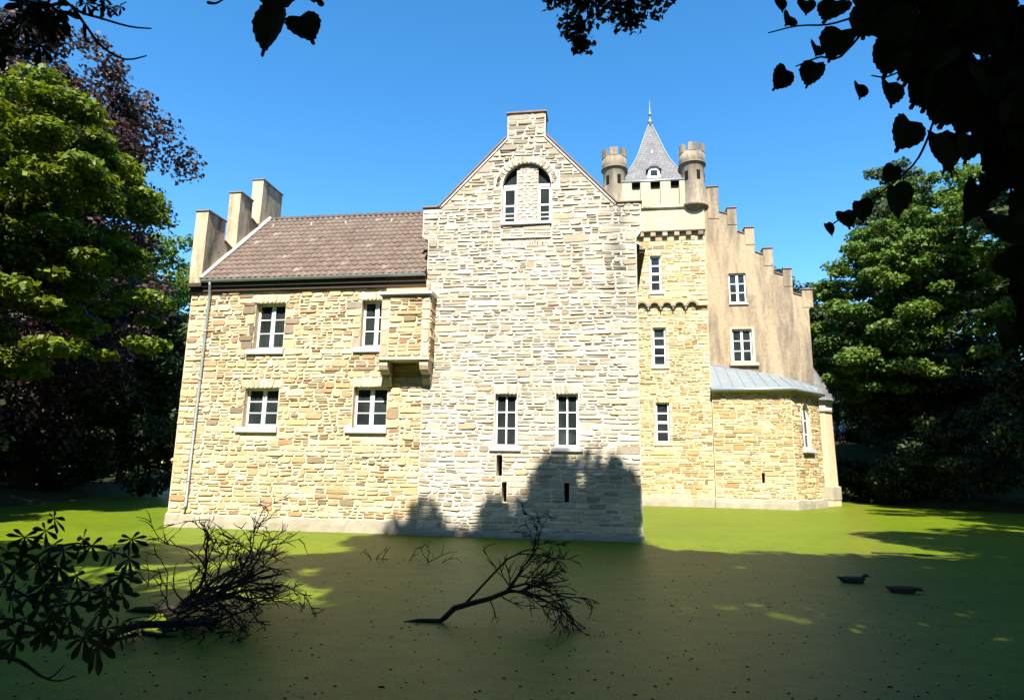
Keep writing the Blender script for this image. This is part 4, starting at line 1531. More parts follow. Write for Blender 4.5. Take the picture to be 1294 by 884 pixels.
for i, (x, y, h, lb) in enumerate(((26.6, 50.5, 3.0, 'low dark evergreen shrub in front of the far visitors'), (33.0, 56.0, 5.4, 'tall dark shrub to the right of the far visitors'),
                                   (33.2, 64.0, 6.0, 'dark shrub on the slope behind the far visitors'), (-28.0, 27.5, 5.0, 'dark laurel shrub under the copper beech'),
                                   (-27.0, 38.0, 4.2, 'dark waterside shrub beyond the left channel'), (31.0, 41.5, 7.0, 'dark waterside shrub under the light-green tree'),
                                   (36.5, 69.0, 6.5, 'dark rounded bush on the slope beyond the visitors, beside a taller bush'), (41.0, 71.0, 7.0, 'taller dark bush on the slope beyond the visitors'), (32.5, 73.0, 6.5, 'dark bush on the slope in the gap behind the apse turret'), (28.0, 45.2, 3.0, 'small dark waterside shrub nearest the apse turret'))):
    gz = float(ground_z(x, y))
    tree('shrub', lb, (x, y), [(x, y, gz + h * .5, h * .72, h * .6, h * .5, 1)], 'leaf_dark', 130 + i, 70, 12000, 0.24, (0.5, 1.0), .1, cat='shrub', floor=gz + .3)

for i, (x, y, h, lb) in enumerate(((-44, 52, 20, 'far dark tree beyond the copper beech, closing the view at the left bank'), (-50, 38, 18, 'far dark tree behind the left bank, outermost of the wood'),
                                   (-38, 62, 20, 'far dark tree beyond the round-headed green tree'), (42, 62, 22, 'far dark tree behind the blue-green feathery tree'),
                                   (48, 48, 22, 'far dark tree behind the tall olive-green tree'), (24, 84, 16, 'far dark tree behind the visitors on the slope'), (38, 80, 18, 'far dark tree on the slope to the right of the visitors'))):
    gz = float(ground_z(x, y))
    tree('broadleaf_tree', lb, (x, y), [(x, y, gz + h * .66, 6.5, 5.5, h * .34, 1), (x, y, gz + h * .28, 7.5, 6.0, h * .28, 1)], 'leaf_dark', 160 + i, 170, 22000, 0.55, (1.1, 2.1), .4)

for i, (x, y, h) in enumerate(((-44, 56, 8), (-54, 66, 9), (-37, 47, 7), (-33, 37, 5), (44, 78, 7), (49, 80, 8), (54, 84, 8), (39, 86, 7))):
    gz = float(ground_z(x, y))
    tree('shrub', 'dark bush in the far row closing the woodland view', (x, y), [(x, y, gz + h * .5, h * .75, h * .6, h * .5, 1)], 'leaf_dark', 180 + i, 70, 9000, 0.42, (0.8, 1.5), .1,
         cat='shrub', floor=gz + .3, group='far bushes closing the woodland view')

# trees on the near bank, standing beside and behind the camera; their crowns close overhead and shade the moat
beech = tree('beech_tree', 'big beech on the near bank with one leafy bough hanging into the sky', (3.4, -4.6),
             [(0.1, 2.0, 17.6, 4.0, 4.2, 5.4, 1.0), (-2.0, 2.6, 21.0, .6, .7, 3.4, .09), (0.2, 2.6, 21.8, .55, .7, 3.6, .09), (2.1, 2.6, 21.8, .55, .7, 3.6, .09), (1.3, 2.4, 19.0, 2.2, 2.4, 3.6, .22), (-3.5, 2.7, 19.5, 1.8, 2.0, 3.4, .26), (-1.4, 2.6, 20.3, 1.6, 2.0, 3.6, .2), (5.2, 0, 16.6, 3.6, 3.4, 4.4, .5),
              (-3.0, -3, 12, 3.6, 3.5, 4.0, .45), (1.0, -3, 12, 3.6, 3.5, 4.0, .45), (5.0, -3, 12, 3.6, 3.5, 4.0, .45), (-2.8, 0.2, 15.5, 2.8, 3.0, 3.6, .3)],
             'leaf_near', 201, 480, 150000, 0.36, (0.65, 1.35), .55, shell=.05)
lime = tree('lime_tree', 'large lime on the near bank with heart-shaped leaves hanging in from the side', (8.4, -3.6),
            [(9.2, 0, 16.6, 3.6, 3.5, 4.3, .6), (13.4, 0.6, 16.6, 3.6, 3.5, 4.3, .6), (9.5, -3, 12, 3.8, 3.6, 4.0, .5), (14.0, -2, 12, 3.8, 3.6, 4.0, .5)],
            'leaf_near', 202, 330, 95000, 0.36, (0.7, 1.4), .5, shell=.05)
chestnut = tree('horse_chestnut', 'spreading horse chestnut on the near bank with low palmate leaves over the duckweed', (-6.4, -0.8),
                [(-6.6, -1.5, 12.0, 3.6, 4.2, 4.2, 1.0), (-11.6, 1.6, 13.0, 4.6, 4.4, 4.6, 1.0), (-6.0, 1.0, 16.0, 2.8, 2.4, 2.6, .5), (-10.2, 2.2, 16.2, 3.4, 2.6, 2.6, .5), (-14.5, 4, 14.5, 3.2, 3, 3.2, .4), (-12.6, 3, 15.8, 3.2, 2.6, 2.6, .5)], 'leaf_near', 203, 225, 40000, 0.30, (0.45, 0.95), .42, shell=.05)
tree('oak_tree', 'broad oak on the right bank just outside the water', (27.8, 12.0),
     [(20.5, 9.0, 14.5, 5.6, 6.0, 8.5, 1.0), (25.5, 18.5, 16.0, 6.2, 6.2, 9.5, 1.1), (29.5, 28, 18, 6, 6, 9.5, 1.0)], 'leaf_dark', 204, 380, 85000, 0.38, (0.8, 1.6), .55, shell=.1)
tree('ash_tree', 'slender ash on the near bank between the lime and the oak', (19.5, 3.0),
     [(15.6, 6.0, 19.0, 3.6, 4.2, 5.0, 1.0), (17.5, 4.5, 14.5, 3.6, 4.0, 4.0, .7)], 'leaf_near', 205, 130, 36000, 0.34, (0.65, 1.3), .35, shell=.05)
for i, (x, y, h) in enumerate(((-2, -15, 33), (9, -16, 34), (19, -12, 31), (-12, -15, 32), (-22, -11, 29), (28, -3, 22), (-27, 3, 18), (4, -27, 26), (-16, -27, 25), (24, -25, 25), (36, 6, 24), (-36, -6, 22), (3, -10, 20))):  # unseen wood added behind the camera, grown tall to block skylight and deepen shade
    tree('broadleaf_tree', 'unseen tall broadleaf tree added behind the near bank to block skylight', (x, y),
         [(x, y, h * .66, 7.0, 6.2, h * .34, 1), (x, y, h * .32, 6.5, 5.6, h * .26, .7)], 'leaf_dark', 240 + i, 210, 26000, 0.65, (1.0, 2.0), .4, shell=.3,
         group='unseen trees added behind the near bank to block skylight')

# ------------------------------------------------------------------ foliage hanging near the camera
LIME=[(0.860,1.845,3.757,0.042),(0.956,1.968,3.786,0.053),(0.981,1.898,3.787,0.056),(1.143,1.992,3.842,0.090),(1.151,2.000,3.729,0.100),(1.110,1.776,3.702,0.072),(1.147,1.755,3.585,0.119),(1.428,2.085,3.969,0.066),(0.980,1.854,3.588,0.055),(0.969,1.844,3.509,0.067),(1.017,2.148,3.685,0.078),(1.157,1.938,3.506,0.053),(1.355,2.085,3.592,0.085),(1.357,1.941,3.602,0.079),(1.423,2.006,3.789,0.064),(1.378,1.810,3.529,0.086),(1.469,2.004,3.559,0.082),(1.545,2.097,3.843,0.104),(1.331,1.959,3.359,0.098),(1.467,2.047,3.323,0.120),(1.299,2.019,3.253,0.055),(1.139,1.776,3.045,0.084),(1.190,2.053,3.131,0.065),(1.096,1.986,3.066,0.058),(0.976,1.871,2.989,0.038),(1.397,1.762,3.432,0.088),(1.548,2.096,3.528,0.095),(1.513,1.939,3.310,0.079),(1.566,2.038,3.505,0.120),(1.650,2.102,3.848,0.114),(1.674,2.036,3.741,0.101),(1.567,2.118,3.968,0.115),(1.509,1.908,3.799,0.112)]
TW=[[(0.879,1.950,3.757),(0.969,1.950,3.761),(1.074,1.950,3.771),(1.171,1.950,3.804),(1.265,1.950,3.851),(1.321,1.950,3.920)],[(1.200,1.950,3.568),(1.280,1.950,3.591),(1.362,1.950,3.625),(1.444,1.950,3.659),(1.551,1.950,3.733)],[(1.164,1.950,3.726),(1.230,1.950,3.794),(1.296,1.950,3.863),(1.352,1.950,3.932)],[(1.286,1.950,3.597),(1.335,1.950,3.647),(1.406,1.950,3.719),(1.480,1.950,3.810)],[(1.454,1.950,3.482),(1.533,1.950,3.579),(1.666,1.950,3.669),(1.790,1.950,3.748)],[(1.018,1.950,3.030),(1.122,1.950,3.101),(1.222,1.950,3.168),(1.315,1.950,3.250),(1.382,1.950,3.344),(1.409,1.950,3.418),(1.454,1.950,3.482)],[(0.949,1.950,3.602),(1.029,1.950,3.630),(1.119,1.950,3.659),(1.241,1.950,3.805)],[(1.044,1.950,3.847),(1.147,1.950,3.883),(1.251,1.950,3.919)]]
TLT=[[(-2.530,3.000,4.764),(-2.360,3.000,4.614),(-2.227,3.000,4.568),(-2.051,3.000,4.510),(-1.922,3.000,4.484)],[(-2.360,3.000,4.614),(-2.282,3.000,4.506),(-2.182,3.000,4.391),(-2.071,3.000,4.337),(-1.957,3.000,4.357)],[(-2.282,3.000,4.506),(-2.280,3.000,4.435),(-2.225,3.000,4.399)],[(-2.227,3.000,4.568),(-2.201,3.000,4.626),(-2.223,3.000,4.697)],[(-1.661,3.000,4.674),(-1.603,3.000,4.646),(-1.563,3.000,4.676)]]
CH=[(-2.65,4.62,1.58,0.111),(-2.58,4.30,1.67,0.069),(-2.87,4.74,1.21,0.124),(-2.84,4.69,1.00,0.123),(-2.33,3.99,1.57,0.088),(-2.61,4.02,1.56,0.097),(-2.46,4.10,1.52,0.082),(-2.99,4.77,1.33,0.105),(-2.78,4.29,1.53,0.078),(-2.58,4.46,1.38,0.081),(-2.64,4.17,1.72,0.084),(-2.94,4.36,1.66,0.088),(-2.95,4.25,1.70,0.085),(-2.99,4.22,1.61,0.093),(-3.26,4.43,1.64,0.098),(-3.29,4.43,1.51,0.107),(-3.20,4.71,1.50,0.095),(-2.95,4.51,1.21,0.109),(-3.00,4.74,1.11,0.105),(-3.17,4.67,1.17,0.113),(-3.19,4.79,1.04,0.096),(-2.82,4.50,1.09,0.100),(-2.34,4.05,1.26,0.098),(-2.78,4.67,1.11,0.094),(-3.41,4.77,1.30,0.105),(-3.49,4.71,1.29,0.114),(-3.06,4.41,1.44,0.098),(-3.26,4.54,1.20,0.110),(-3.06,4.09,1.30,0.099),(-3.21,4.65,1.08,0.103),(-3.21,4.42,1.10,0.106),(-2.77,4.16,1.44,0.092),(-2.27,3.96,1.79,0.072),(-3.02,4.67,1.70,0.094),(-3.63,4.79,1.59,0.116),(-2.93,3.98,1.79,0.088),(-3.26,4.62,1.76,0.093),(-3.22,4.27,1.46,0.103),(-2.42,4.04,1.44,0.081),(-2.72,4.16,1.38,0.100)]
CHB=[[(-3.52,4.35,1.44),(-3.31,4.35,1.43),(-3.11,4.35,1.38),(-2.98,4.35,1.31),(-2.89,4.35,1.25),(-2.73,4.35,1.19),(-2.62,4.35,1.11)],[(-3.11,4.35,1.38),(-2.92,4.35,1.43),(-2.75,4.35,1.42),(-2.62,4.35,1.45),(-2.50,4.35,1.55)],[(-3.31,4.35,1.43),(-3.20,4.35,1.56),(-3.05,4.35,1.66),(-2.86,4.35,1.71),(-2.65,4.35,1.68),(-2.51,4.35,1.63)],[(-2.98,4.35,1.31),(-2.80,4.35,1.33),(-2.64,4.35,1.31),(-2.54,4.35,1.25)],[(-3.45,4.35,1.24),(-3.22,4.35,1.23),(-3.01,4.35,1.18),(-2.86,4.35,1.25)],[(-3.34,4.35,0.99),(-3.13,4.35,1.00),(-2.98,4.35,0.89),(-2.85,4.35,0.87),(-2.73,4.35,0.91)],[(-3.33,4.35,1.03),(-3.14,4.35,0.97),(-2.93,4.35,0.88),(-2.82,4.35,0.97)]]

rng = random.Random(77)


def heart_leaf(seed):
    """toothed lime leaf, one unit wide, stalk at the origin, tip towards -z, face towards -y"""
    rg = random.Random(seed)
    half = [(0.0, 0.0), (.20, .05), (.38, .0), (.49, -.14), (.53, -.33), (.49, -.53), (.37, -.70), (.20, -.84), (.07, -.93), (0.0, -1.10)]
    skew = rg.uniform(.86, 1.1)
    out = []
    for sgn in (1, -1):
        pts = []
        for i in range(len(half) - 1):
            (x0, z0), (x1, z1) = half[i], half[i + 1]
            pts.append((x0, z0))
            if 1 <= i:
                nx_, nz_ = (z0 - z1), (x1 - x0)
                ln = math.hypot(nx_, nz_) + 1e-6
                k = rg.uniform(.02, .065)
                pts.append((x0 * .35 + x1 * .65 - nx_ / ln * -k, z0 * .35 + z1 * .65 - nz_ / ln * -k))
        pts.append(half[-1])
        out.append([(p[0] * sgn * (skew if sgn > 0 else 1), p[1]) for p in pts])
    vs, fs = [], []
    spine = [(0, -i / 6 * 1.22) for i in range(7)]
    for sgn, side in ((1, out[0]), (-1, out[1])):
        o = len(vs)
        poly = side[1:-1]
        bend = .22 * rg.uniform(.5, 1.2)
        vs.append((0, 0, 0))
        for x, z in poly:
            vs.append((x, -abs(x) * bend + .10 * (z * z), z))
        vs.append((0, .10 * 1.1 ** 2, -1.10))
        vs.append((0, .10 * .36, -.6))
        c = len(vs) - 1
        ring = list(range(o, c))
        for a, b in zip(ring, ring[1:]):
            fs.append((c, a, b) if sgn > 0 else (c, b, a))
    me = bpy.data.meshes.new('leaf')
    me.from_pydata(vs, [], fs)
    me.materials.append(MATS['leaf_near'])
    me.update()
    return me


heart = [heart_leaf(i) for i in range(5)]


def hang_leaf(root, me, p, size, tilt=0.6, name='leaf'):
    o = link(name, me, root)
    e = (rng.uniform(-tilt, tilt), rng.uniform(-.6, .6), rng.uniform(-tilt * 1.3, tilt * 1.3))
    m = Matrix.Translation(Vector(p) - root.location) @ Matrix.Rotation(e[2], 4, 'Z') @ Matrix.Rotation(e[0], 4, 'X') @ Matrix.Rotation(e[1], 4, 'Y') @ Matrix.Diagonal((size, size, size, 1))
    o.matrix_local = m
    return o


def twig(root, pts, r0, r1, jit=0.03, name='twig', mat='bark', sides=6):
    n = len(pts)
    P = [Vector(p) - root.location + Vector((0, rng.uniform(-jit, jit), 0)) for p in pts]
    # soften the polyline
    Q = []
    for i in range(n - 1):
        a, b, c, d = P[max(i - 1, 0)], P[i], P[i + 1], P[min(i + 2, n - 1)]
        for k in range(3):
            t = k / 3
            Q.append(0.5 * ((2 * b) + (c - a) * t + (2 * a - 5 * b + 4 * c - d) * t * t + (3 * b - a - 3 * c + d) * t ** 3))
    Q.append(P[-1])
    rr = [r0 + (r1 - r0) * i / (len(Q) - 1) for i in range(len(Q))]
    return MB().tube(Q, rr, sides).build(name, mat, root, True)


# lime: isolated leaves at the spray tips, then the thick of the foliage to the right
for x, y, z, s in LIME:
    hang_leaf(lime, rng.choice(heart), (x, y, z + s * .62), s * 1.12, .38)
for t in TW:
    twig(lime, t, .0022, .005)
MASS = [((1.66, 2.1, 4.05), (.34, .3, .22), 60), ((1.80, 2.15, 3.75), (.28, .3, .30), 70), ((1.90, 2.15, 3.40), (.22, .25, .35), 60), ((1.95, 2.2, 3.0), (.17, .2, .3), 34), ((2.15, 2.3, 2.7), (.25, .3, .5), 24), ((1.40, 2.0, 4.12), (.22, .2, .13), 14)]
k = 0
for c, r, n in MASS:
    for i in range(n):
        d = Vector((rng.gauss(0, 1), rng.gauss(0, 1), rng.gauss(0, 1))).normalized() * rng.random() ** .5
        p = (c[0] + d.x * r[0], c[1] + d.y * r[1], c[2] + d.z * r[2])
        hang_leaf(lime, rng.choice(heart), p, rng.uniform(.10, .15), .6)
B1 = (1.79, 1.95, 3.75)
twig(lime, [B1, (2.15, 1.8, 4.0), (3.0, 1.2, 4.8), (4.6, -.4, 6.2), (6.6, -2.4, 7.2), (8.35, -3.6, 7.6)], .006, .09, .0, 'branch', sides=8)
twig(lime, [(1.32, 1.95, 3.92), (1.75, 1.9, 4.2), (2.5, 1.4, 4.7), (3.0, 1.2, 4.8)], .004, .02, .0, 'branch')
twig(lime, [(1.25, 1.95, 3.92), (1.75, 1.9, 4.2)], .003, .006, .0)
twig(lime, [(1.48, 1.95, 3.81), (1.85, 1.9, 4.1), (2.15, 1.8, 4.0)], .003, .008, .0)

# horse chestnut: low branch with palmate leaves over the water


def palmate(seed):
    rg = random.Random(seed)
    vs, fs = [], []
    n = rg.choice((5, 6, 7))
    for i in range(n):
        a = math.radians(-150 + 300 * i / (n - 1)) * .9 + rg.uniform(-.1, .1)
        L = (1.0 - .38 * abs(i - (n - 1) / 2) / ((n - 1) / 2)) * rg.uniform(.9, 1.1) * 1.9
        d = Vector((math.sin(a), 0, -math.cos(a)))
        sd = Vector((math.cos(a), 0, math.sin(a)))
        droop = rg.uniform(.1, .5)
        prof = [(.0, .02), (.25, .10), (.5, .20), (.72, .27), (.86, .20), (.95, .08), (1.0, .0)]
        o = len(vs)
        for t, w in prof:
            c = d * (t * L) + Vector((0, -.2 * t + droop * t * t, -droop * t * t * .6))
            for q in (-1, 0, 1):
                p = c + sd * (q * w * L * .62) + Vector((0, abs(q) * w * .35, 0))
                vs.append(tuple(p))
        for j in range(len(prof) - 1):
            for q in (0, 1):
                b = o + j * 3 + q
                fs.append((b, b + 1, b + 4, b + 3))
    me = bpy.data.meshes.new('leaf')
    me.from_pydata(vs, [], fs)
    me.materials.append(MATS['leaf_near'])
    me.update()
    return me


palm = [palmate(20 + i) for i in range(5)]
for x, y, z, s in CH:
    hang_leaf(chestnut, rng.choice(palm), (x, y, z), s * .8, .7)
for i in range(46):
    x = rng.uniform(-4.3, -2.95)
    y = rng.uniform(3.7, 5.2)
    hang_leaf(chestnut, rng.choice(palm), (x - (y - 4.3) * .5, y, rng.uniform(.75, 1.9)), rng.uniform(.06, .1), .8)
for t in CHB:
    twig(chestnut, t, .010, .004)
twig(chestnut, [(-3.31, 4.35, 1.43), (-3.8, 4.0, 1.5), (-4.8, 2.6, 2.2), (-5.8, .6, 3.4), (-6.3, -.6, 4.2)], .012, .07, 0, 'branch', sides=8)
twig(chestnut, [(-3.4, 4.35, 1.2), (-3.9, 4.0, 1.35), (-4.6, 3.0, 1.95)], .008, .03, 0, 'branch')
# chestnut: twigs and leaves at the upper left
for t in TLT:
    twig(chestnut, t, .009, .0035)
for c, r, n, s in (((-2.62, 3.0, 4.62), (.22, .2, .10), 26, .055), ((-2.95, 3.2, 4.62), (.3, .3, .2), 30, .06), ((-2.25, 3.0, 4.68), (.16, .12, .06), 12, .04)):
    for i in range(n):
        d = Vector((rng.gauss(0, 1), rng.gauss(0, 1), rng.gauss(0, 1))).normalized() * rng.random() ** .5
        hang_leaf(chestnut, rng.choice(palm), (c[0] + d.x * r[0], c[1] + d.y * r[1], c[2] + d.z * r[2]), s * rng.uniform(.8, 1.2), .8)
twig(chestnut, [(-2.53, 3.0, 4.76), (-3.0, 2.7, 5.0), (-4.4, 1.4, 6.0), (-6.2, -.6, 6.8)], .01, .06, 0, 'branch', sides=8)
# beech: three broad leaves on a twig close overhead, and the small-leaved bough beyond
for x, z, s in ((-.50, 3.30, .10), (-.518, 3.215, .095), (-.462, 3.185, .07), (-.47, 3.29, .09)):
    hang_leaf(beech, rng.choice(heart), (x, 1.2 + rng.uniform(-.02, .02), z), s, .35)
twig(beech, [(-.50, 1.2, 3.25), (-.48, 1.19, 3.36), (-.3, .9, 3.9), (.6, -.6, 5.2), (3.3, -4.4, 6.4)], .002, .05, 0)
BC = [((.85, 7.0, 7.95), (.3, .4, .22), 240), ((.72, 7.0, 7.62), (.22, .3, .2), 130), ((.80, 7.0, 7.38), (.16, .25, .20), 110), ((1.30, 7.0, 7.98), (.34, .4, .18), 230), ((1.75, 7.0, 8.02), (.26, .3, .12), 110), ((1.45, 7.0, 7.75), (.22, .3, .12), 90), ((.45, 7, 8.02), (.2, .3, .1), 50), ((1.1, 7.0, 8.35), (.8, .5, .2), 260)]
nr = np.random.default_rng(9)
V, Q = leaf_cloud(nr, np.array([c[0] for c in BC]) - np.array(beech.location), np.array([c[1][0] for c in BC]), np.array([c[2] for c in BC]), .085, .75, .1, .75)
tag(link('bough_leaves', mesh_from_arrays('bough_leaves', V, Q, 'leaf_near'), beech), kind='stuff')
for t in ([(.80, 7.0, 7.3), (.85, 7.0, 7.7), (1.0, 6.9, 8.1), (1.2, 6.7, 8.6)], [(.6, 7, 7.75), (.9, 6.95, 8.0), (1.2, 6.7, 8.6)], [(1.95, 7, 7.98), (1.6, 6.95, 8.05), (1.2, 6.7, 8.6)], [(1.45, 7, 7.7), (1.4, 6.9, 8.1), (1.2, 6.7, 8.6)]):
    twig(beech, t, .004, .012)
twig(beech, [(1.2, 6.7, 8.6), (1.5, 5.0, 9.6), (2.2, 1.0, 11.0), (3.2, -4.2, 11.0)], .015, .12, 0, 'branch', sides=8)

# ------------------------------------------------------------------ dead branches lying in the moat


def gnarl(m, p, d, ln, r, depth, rg, droop=0.0):
    n = 5
    pts = [p.copy()]
    rad = [r]
    q = p.copy()
    dd = d.normalized()
    for i in range(n):
        dd = (dd + Vector((rg.gauss(0, .20), rg.gauss(0, .20), rg.gauss(0, .17) - droop))).normalized()
        q = q + dd * (ln / n)
        q.z = max(q.z, -.04)
        pts.append(q.copy())
        rad.append(r * (1 - .62 * (i + 1) / n))
    m.tube(pts, rad, 5 if r > .008 else 4)
    if depth > 0:
        for k in range(rg.randint(4, 6) if depth > 1 else rg.randint(3, 4)):
            i = rg.randint(1, n)
            bd = (pts[i] - pts[i - 1]).normalized()
            side = Vector((rg.gauss(0, 1), rg.gauss(0, 1), rg.gauss(0, .8)))
            nd = (bd * .9 + side.normalized() * rg.uniform(.45, .9)).normalized()
            gnarl(m, pts[i], nd, ln * rg.uniform(.36, .62), max(rad[i] * .7, .0080), depth - 1, rg, droop)


rg = random.Random(8)
fb = thing('fallen_branch', 'dense black tangle of dead boughs fanning up out of the duckweed', 'branch', (-5.15, 10.1, 0))
for i, (d, ln, r, st_) in enumerate([((1.6, -.2, .62), 2.3, .035, (0, 0, .06)), ((1.6, .5, .40), 2.5, .035, (0, .1, .04)), ((1.0, .2, .95), 1.6, .03, (.2, .1, .05)), ((1.5, -.4, .25), 2.4, .035, (.1, -.2, .02)),
                                     ((1.3, -.8, .12), 2.0, .03, (.3, -.4, .02)), ((.75, -.3, .75), 1.5, .028, (.3, -.2, .02)), ((1.2, .1, .75), 2.1, .03, (.1, 0, .05)), ((1.4, -.1, .45), 2.2, .03, (.3, -.1, .05)),
                                     ((1.1, -.9, .30), 1.7, .03, (.4, -.9, .0)), ((1.3, -.3, .16), 1.6, .03, (.35, -1.2, .02)), ((1.5, .2, .55), 2.4, .03, (.15, .05, .05)), ((1.2, -.6, .5), 1.7, .026, (.3, -.5, .04)), ((.3, -1, -.05), .9, .026, (.35, -1.4, .05))]):
    m = MB()
    gnarl(m, Vector(st_), Vector(d), ln * .68, r * 1.15, 3, rg, .02)
    m.build('bough', 'dead_wood', fb, True)
m = MB()
m.tube([(-.75, .15, -.05), (-.5, .1, .03), (-.2, .05, .05), (.15, 0, .08), (.4, -.05, .1)], [.03, .045, .05, .05, .045], 7)
m.build('stem', 'dead_wood', fb, True)
m = MB()
m.tube([(.15, -1.7, -.03), (.22, -1.6, .12), (.35, -1.35, .16), (.7, -1.1, .12), (1.1, -.8, .06)], [.03, .045, .05, .045, .03], 7)
m.build('stem', 'dead_wood', fb, True)

rg = random.Random(21)
fc = thing('fallen_branch', 'crooked dead branch with a bare forked stem and thin drooping twigs', 'branch', (-1.47, 9.85, 0))
m = MB()
m.tube([(-.06, 0, -.01), (.15, 0, .015), (.48, -.02, .02), (.56, -.02, .08), (.68, -.02, .20), (.9, 0, .26), (1.2, .05, .33), (1.45, .1, .42), (1.55, .1, .55)],
       [.012, .03, .036, .042, .042, .038, .034, .034, .028], 8)
m.build('stem', 'dead_wood', fc, True)
m = MB()
m.tube([(.82, 0, .24), (1.0, .05, .42), (1.25, .1, .68), (1.45, .15, .88), (1.7, .2, 1.0), (1.95, .2, 1.04), (2.05, .2, .98)], [.024, .02, .018, .015, .012, .008, .003], 6)
m.build('stem', 'dead_wood', fc, True)
for st_, d, ln, r, dep, dr in [((1.45, .1, .42), (1, .1, .15), 1.35, .02, 2, .03), ((1.5, .1, .5), (1, .3, .55), 1.2, .018, 2, .04), ((1.5, .1, .5), (.5, -.1, .8), .7, .016, 2, .02), ((1.45, .1, .45), (.9, -.3, -.1), 1.5, .02, 2, .02),
                               ((1.5, .1, .48), (1.2, 0, .35), 1.5, .018, 2, .05), ((1.5, .1, .5), (-.4, .1, .7), .55, .012, 1, 0), ((1.5, .1, .5), (.1, .2, .8), .6, .012, 1, 0), ((1.35, .1, .38), (.35, -.5, -.3), .6, .012, 1, .02),
                               ((1.7, .1, .45), (1, -.4, -.12), 1.2, .016, 2, .03), ((1.2, .05, .33), (.3, -.4, -.5), .5, .01, 1, .0), ((1.6, .2, .95), (1, .1, -.1), .9, .011, 1, .05), ((1.3, .1, .7), (-.35, .1, .4), .5, .01, 1, 0),
                               ((2.2, -.1, .3), (.7, -.5, -.25), 1.0, .014, 2, .02)]:
    m = MB()
    gnarl(m, Vector(st_), Vector(d), ln * .76, r * 1.1, dep + (1 if ln > 1.1 else 0), rg, dr)
    m.build('bough', 'dead_wood', fc, True)
for nm, lb, loc, sticks in (('water_twig', 'forked dead twig poking up near the gable, the taller of two', (-1.9, 15.6, 0), [((0, 0, -.02), (.05, 0, 1), .42), ((0, 0, 0), (-.8, 0, .8), .45), ((0, 0, .02), (.9, .1, .5), .6), ((.3, 0, -.02), (.8, 0, .6), .4)]),
                            ('water_twig', 'row of short dead twigs poking up beside the taller forked twig', (-3.3, 15.9, 0), [((0, 0, -.02), (-.3, 0, 1), .34), ((.1, 0, -.02), (.3, 0, 1), .3), ((.25, 0, -.02), (.5, 0, .9), .3), ((.9, 0, -.02), (.8, 0, .6), .36)]),
                            ('water_twig', 'arching dead twig rising from the duckweed left of the dense tangle', (-6.6, 12.2, 0), [((0, 0, -.02), (.3, 0, 1), .8), ((.1, 0, 0), (1, 0, .4), .7), ((0, 0, .05), (-.5, 0, .8), .5)])):
    t_ = thing(nm, lb, 'twig', loc)
    for a, d, ln in sticks:
        m = MB()
        gnarl(m, Vector(a), Vector(d), ln, .011, 1, rg, .03)
        m.build('stick', 'dead_wood', t_, True)
m = MB()
m.tube([(0, 0, .01), (.7, -.1, .015), (1.5, -.32, .01), (2.2, -.42, .012)], [.03, .035, .028, .012], 6)
o = m.build('floating_stick', 'dead_wood', None, True, (10.3, 18.7, 0))
tag(o, 'long thin dark stick floating on the shaded duckweed near the ducks', 'stick')

# ------------------------------------------------------------------ ducks


def duck(loc, rz, label, head_low):
    root = thing('duck', label, 'duck', loc, rz, 'ducks swimming in the shade')
    sp = [(-.30, .115, .006, .006), (-.27, .105, .035, .016), (-.20, .075, .075, .05), (-.10, .055, .10, .08), (.02, .05, .11, .09), (.12, .055, .095, .085), (.18, .075, .068, .068)]
    sp += [(.215, .115, .042, .045), (.235, .15, .034, .036), (.262, .165, .038, .036), (.295, .160, .034, .032), (.318, .148, .018, .018)] if not head_low else \
          [(.225, .088, .045, .045), (.262, .092, .034, .034), (.297, .090, .038, .034), (.33, .078, .032, .03), (.352, .062, .016, .016)]
    n = 12
    vs, fs = [], []
    for i, (x, z, ry, rz_) in enumerate(sp):
        a = sp[max(i - 1, 0)]
        b = sp[min(i + 1, len(sp) - 1)]
        t = Vector((b[0] - a[0], 0, b[1] - a[1])).normalized()
        nn = Vector((-t.z, 0, t.x))
        for k in range(n):
            w = 2 * math.pi * k / n
            p = Vector((x, 0, z)) + Vector((0, 1, 0)) * (math.cos(w) * ry) + nn * (math.sin(w) * rz_)
            vs.append(tuple(p))
    for i in range(len(sp) - 1):
        for k in range(n):
            fs.append((i * n + k, i * n + (k + 1) % n, (i + 1) * n + (k + 1) % n, (i + 1) * n + k))
    fs += [tuple(range(n)), tuple(range((len(sp) - 1) * n, len(sp) * n))[::-1]]
    MB().add(vs, fs).build('body', 'feather', root, True)
    x, z = (.318, .148) if not head_low else (.352, .062)
    MB().tube([(x - .012, 0, z + .003), (x + .025, 0, z - .012), (x + .05, 0, z - .02)], [.014, .013, .006], 6).build('bill', 'bill', root, True)
    for s in (-1, 1):
        wv = [(-.24, s * .045, .115), (-.12, s * .098, .10), (.04, s * .112, .095), (.11, s * .098, .075), (.02, s * .118, .05), (-.12, s * .106, .06)]
        MB().add(wv + [(v[0], v[1] - s * .03, v[2]) for v in wv], [tuple(range(6)), tuple(range(6, 12))[::-1]] + [(i, (i + 1) % 6, 6 + (i + 1) % 6, 6 + i) for i in range(6)]).build('wing', 'feather', root)


simple('feather', (0.055, 0.042, 0.03), 0.8, 0.2, 0.5, 25.0)
simple('bill', (0.12, 0.09, 0.03), 0.5, 0.3, 0.2, 5.0)
duck((7.15, 13.8, -.01), R(-12), 'dark brown duck swimming with its head raised, followed by another duck', False)
duck((7.55, 12.75, -.01), R(-16), 'dark brown duck dabbling with its head stretched low over the duckweed', True)

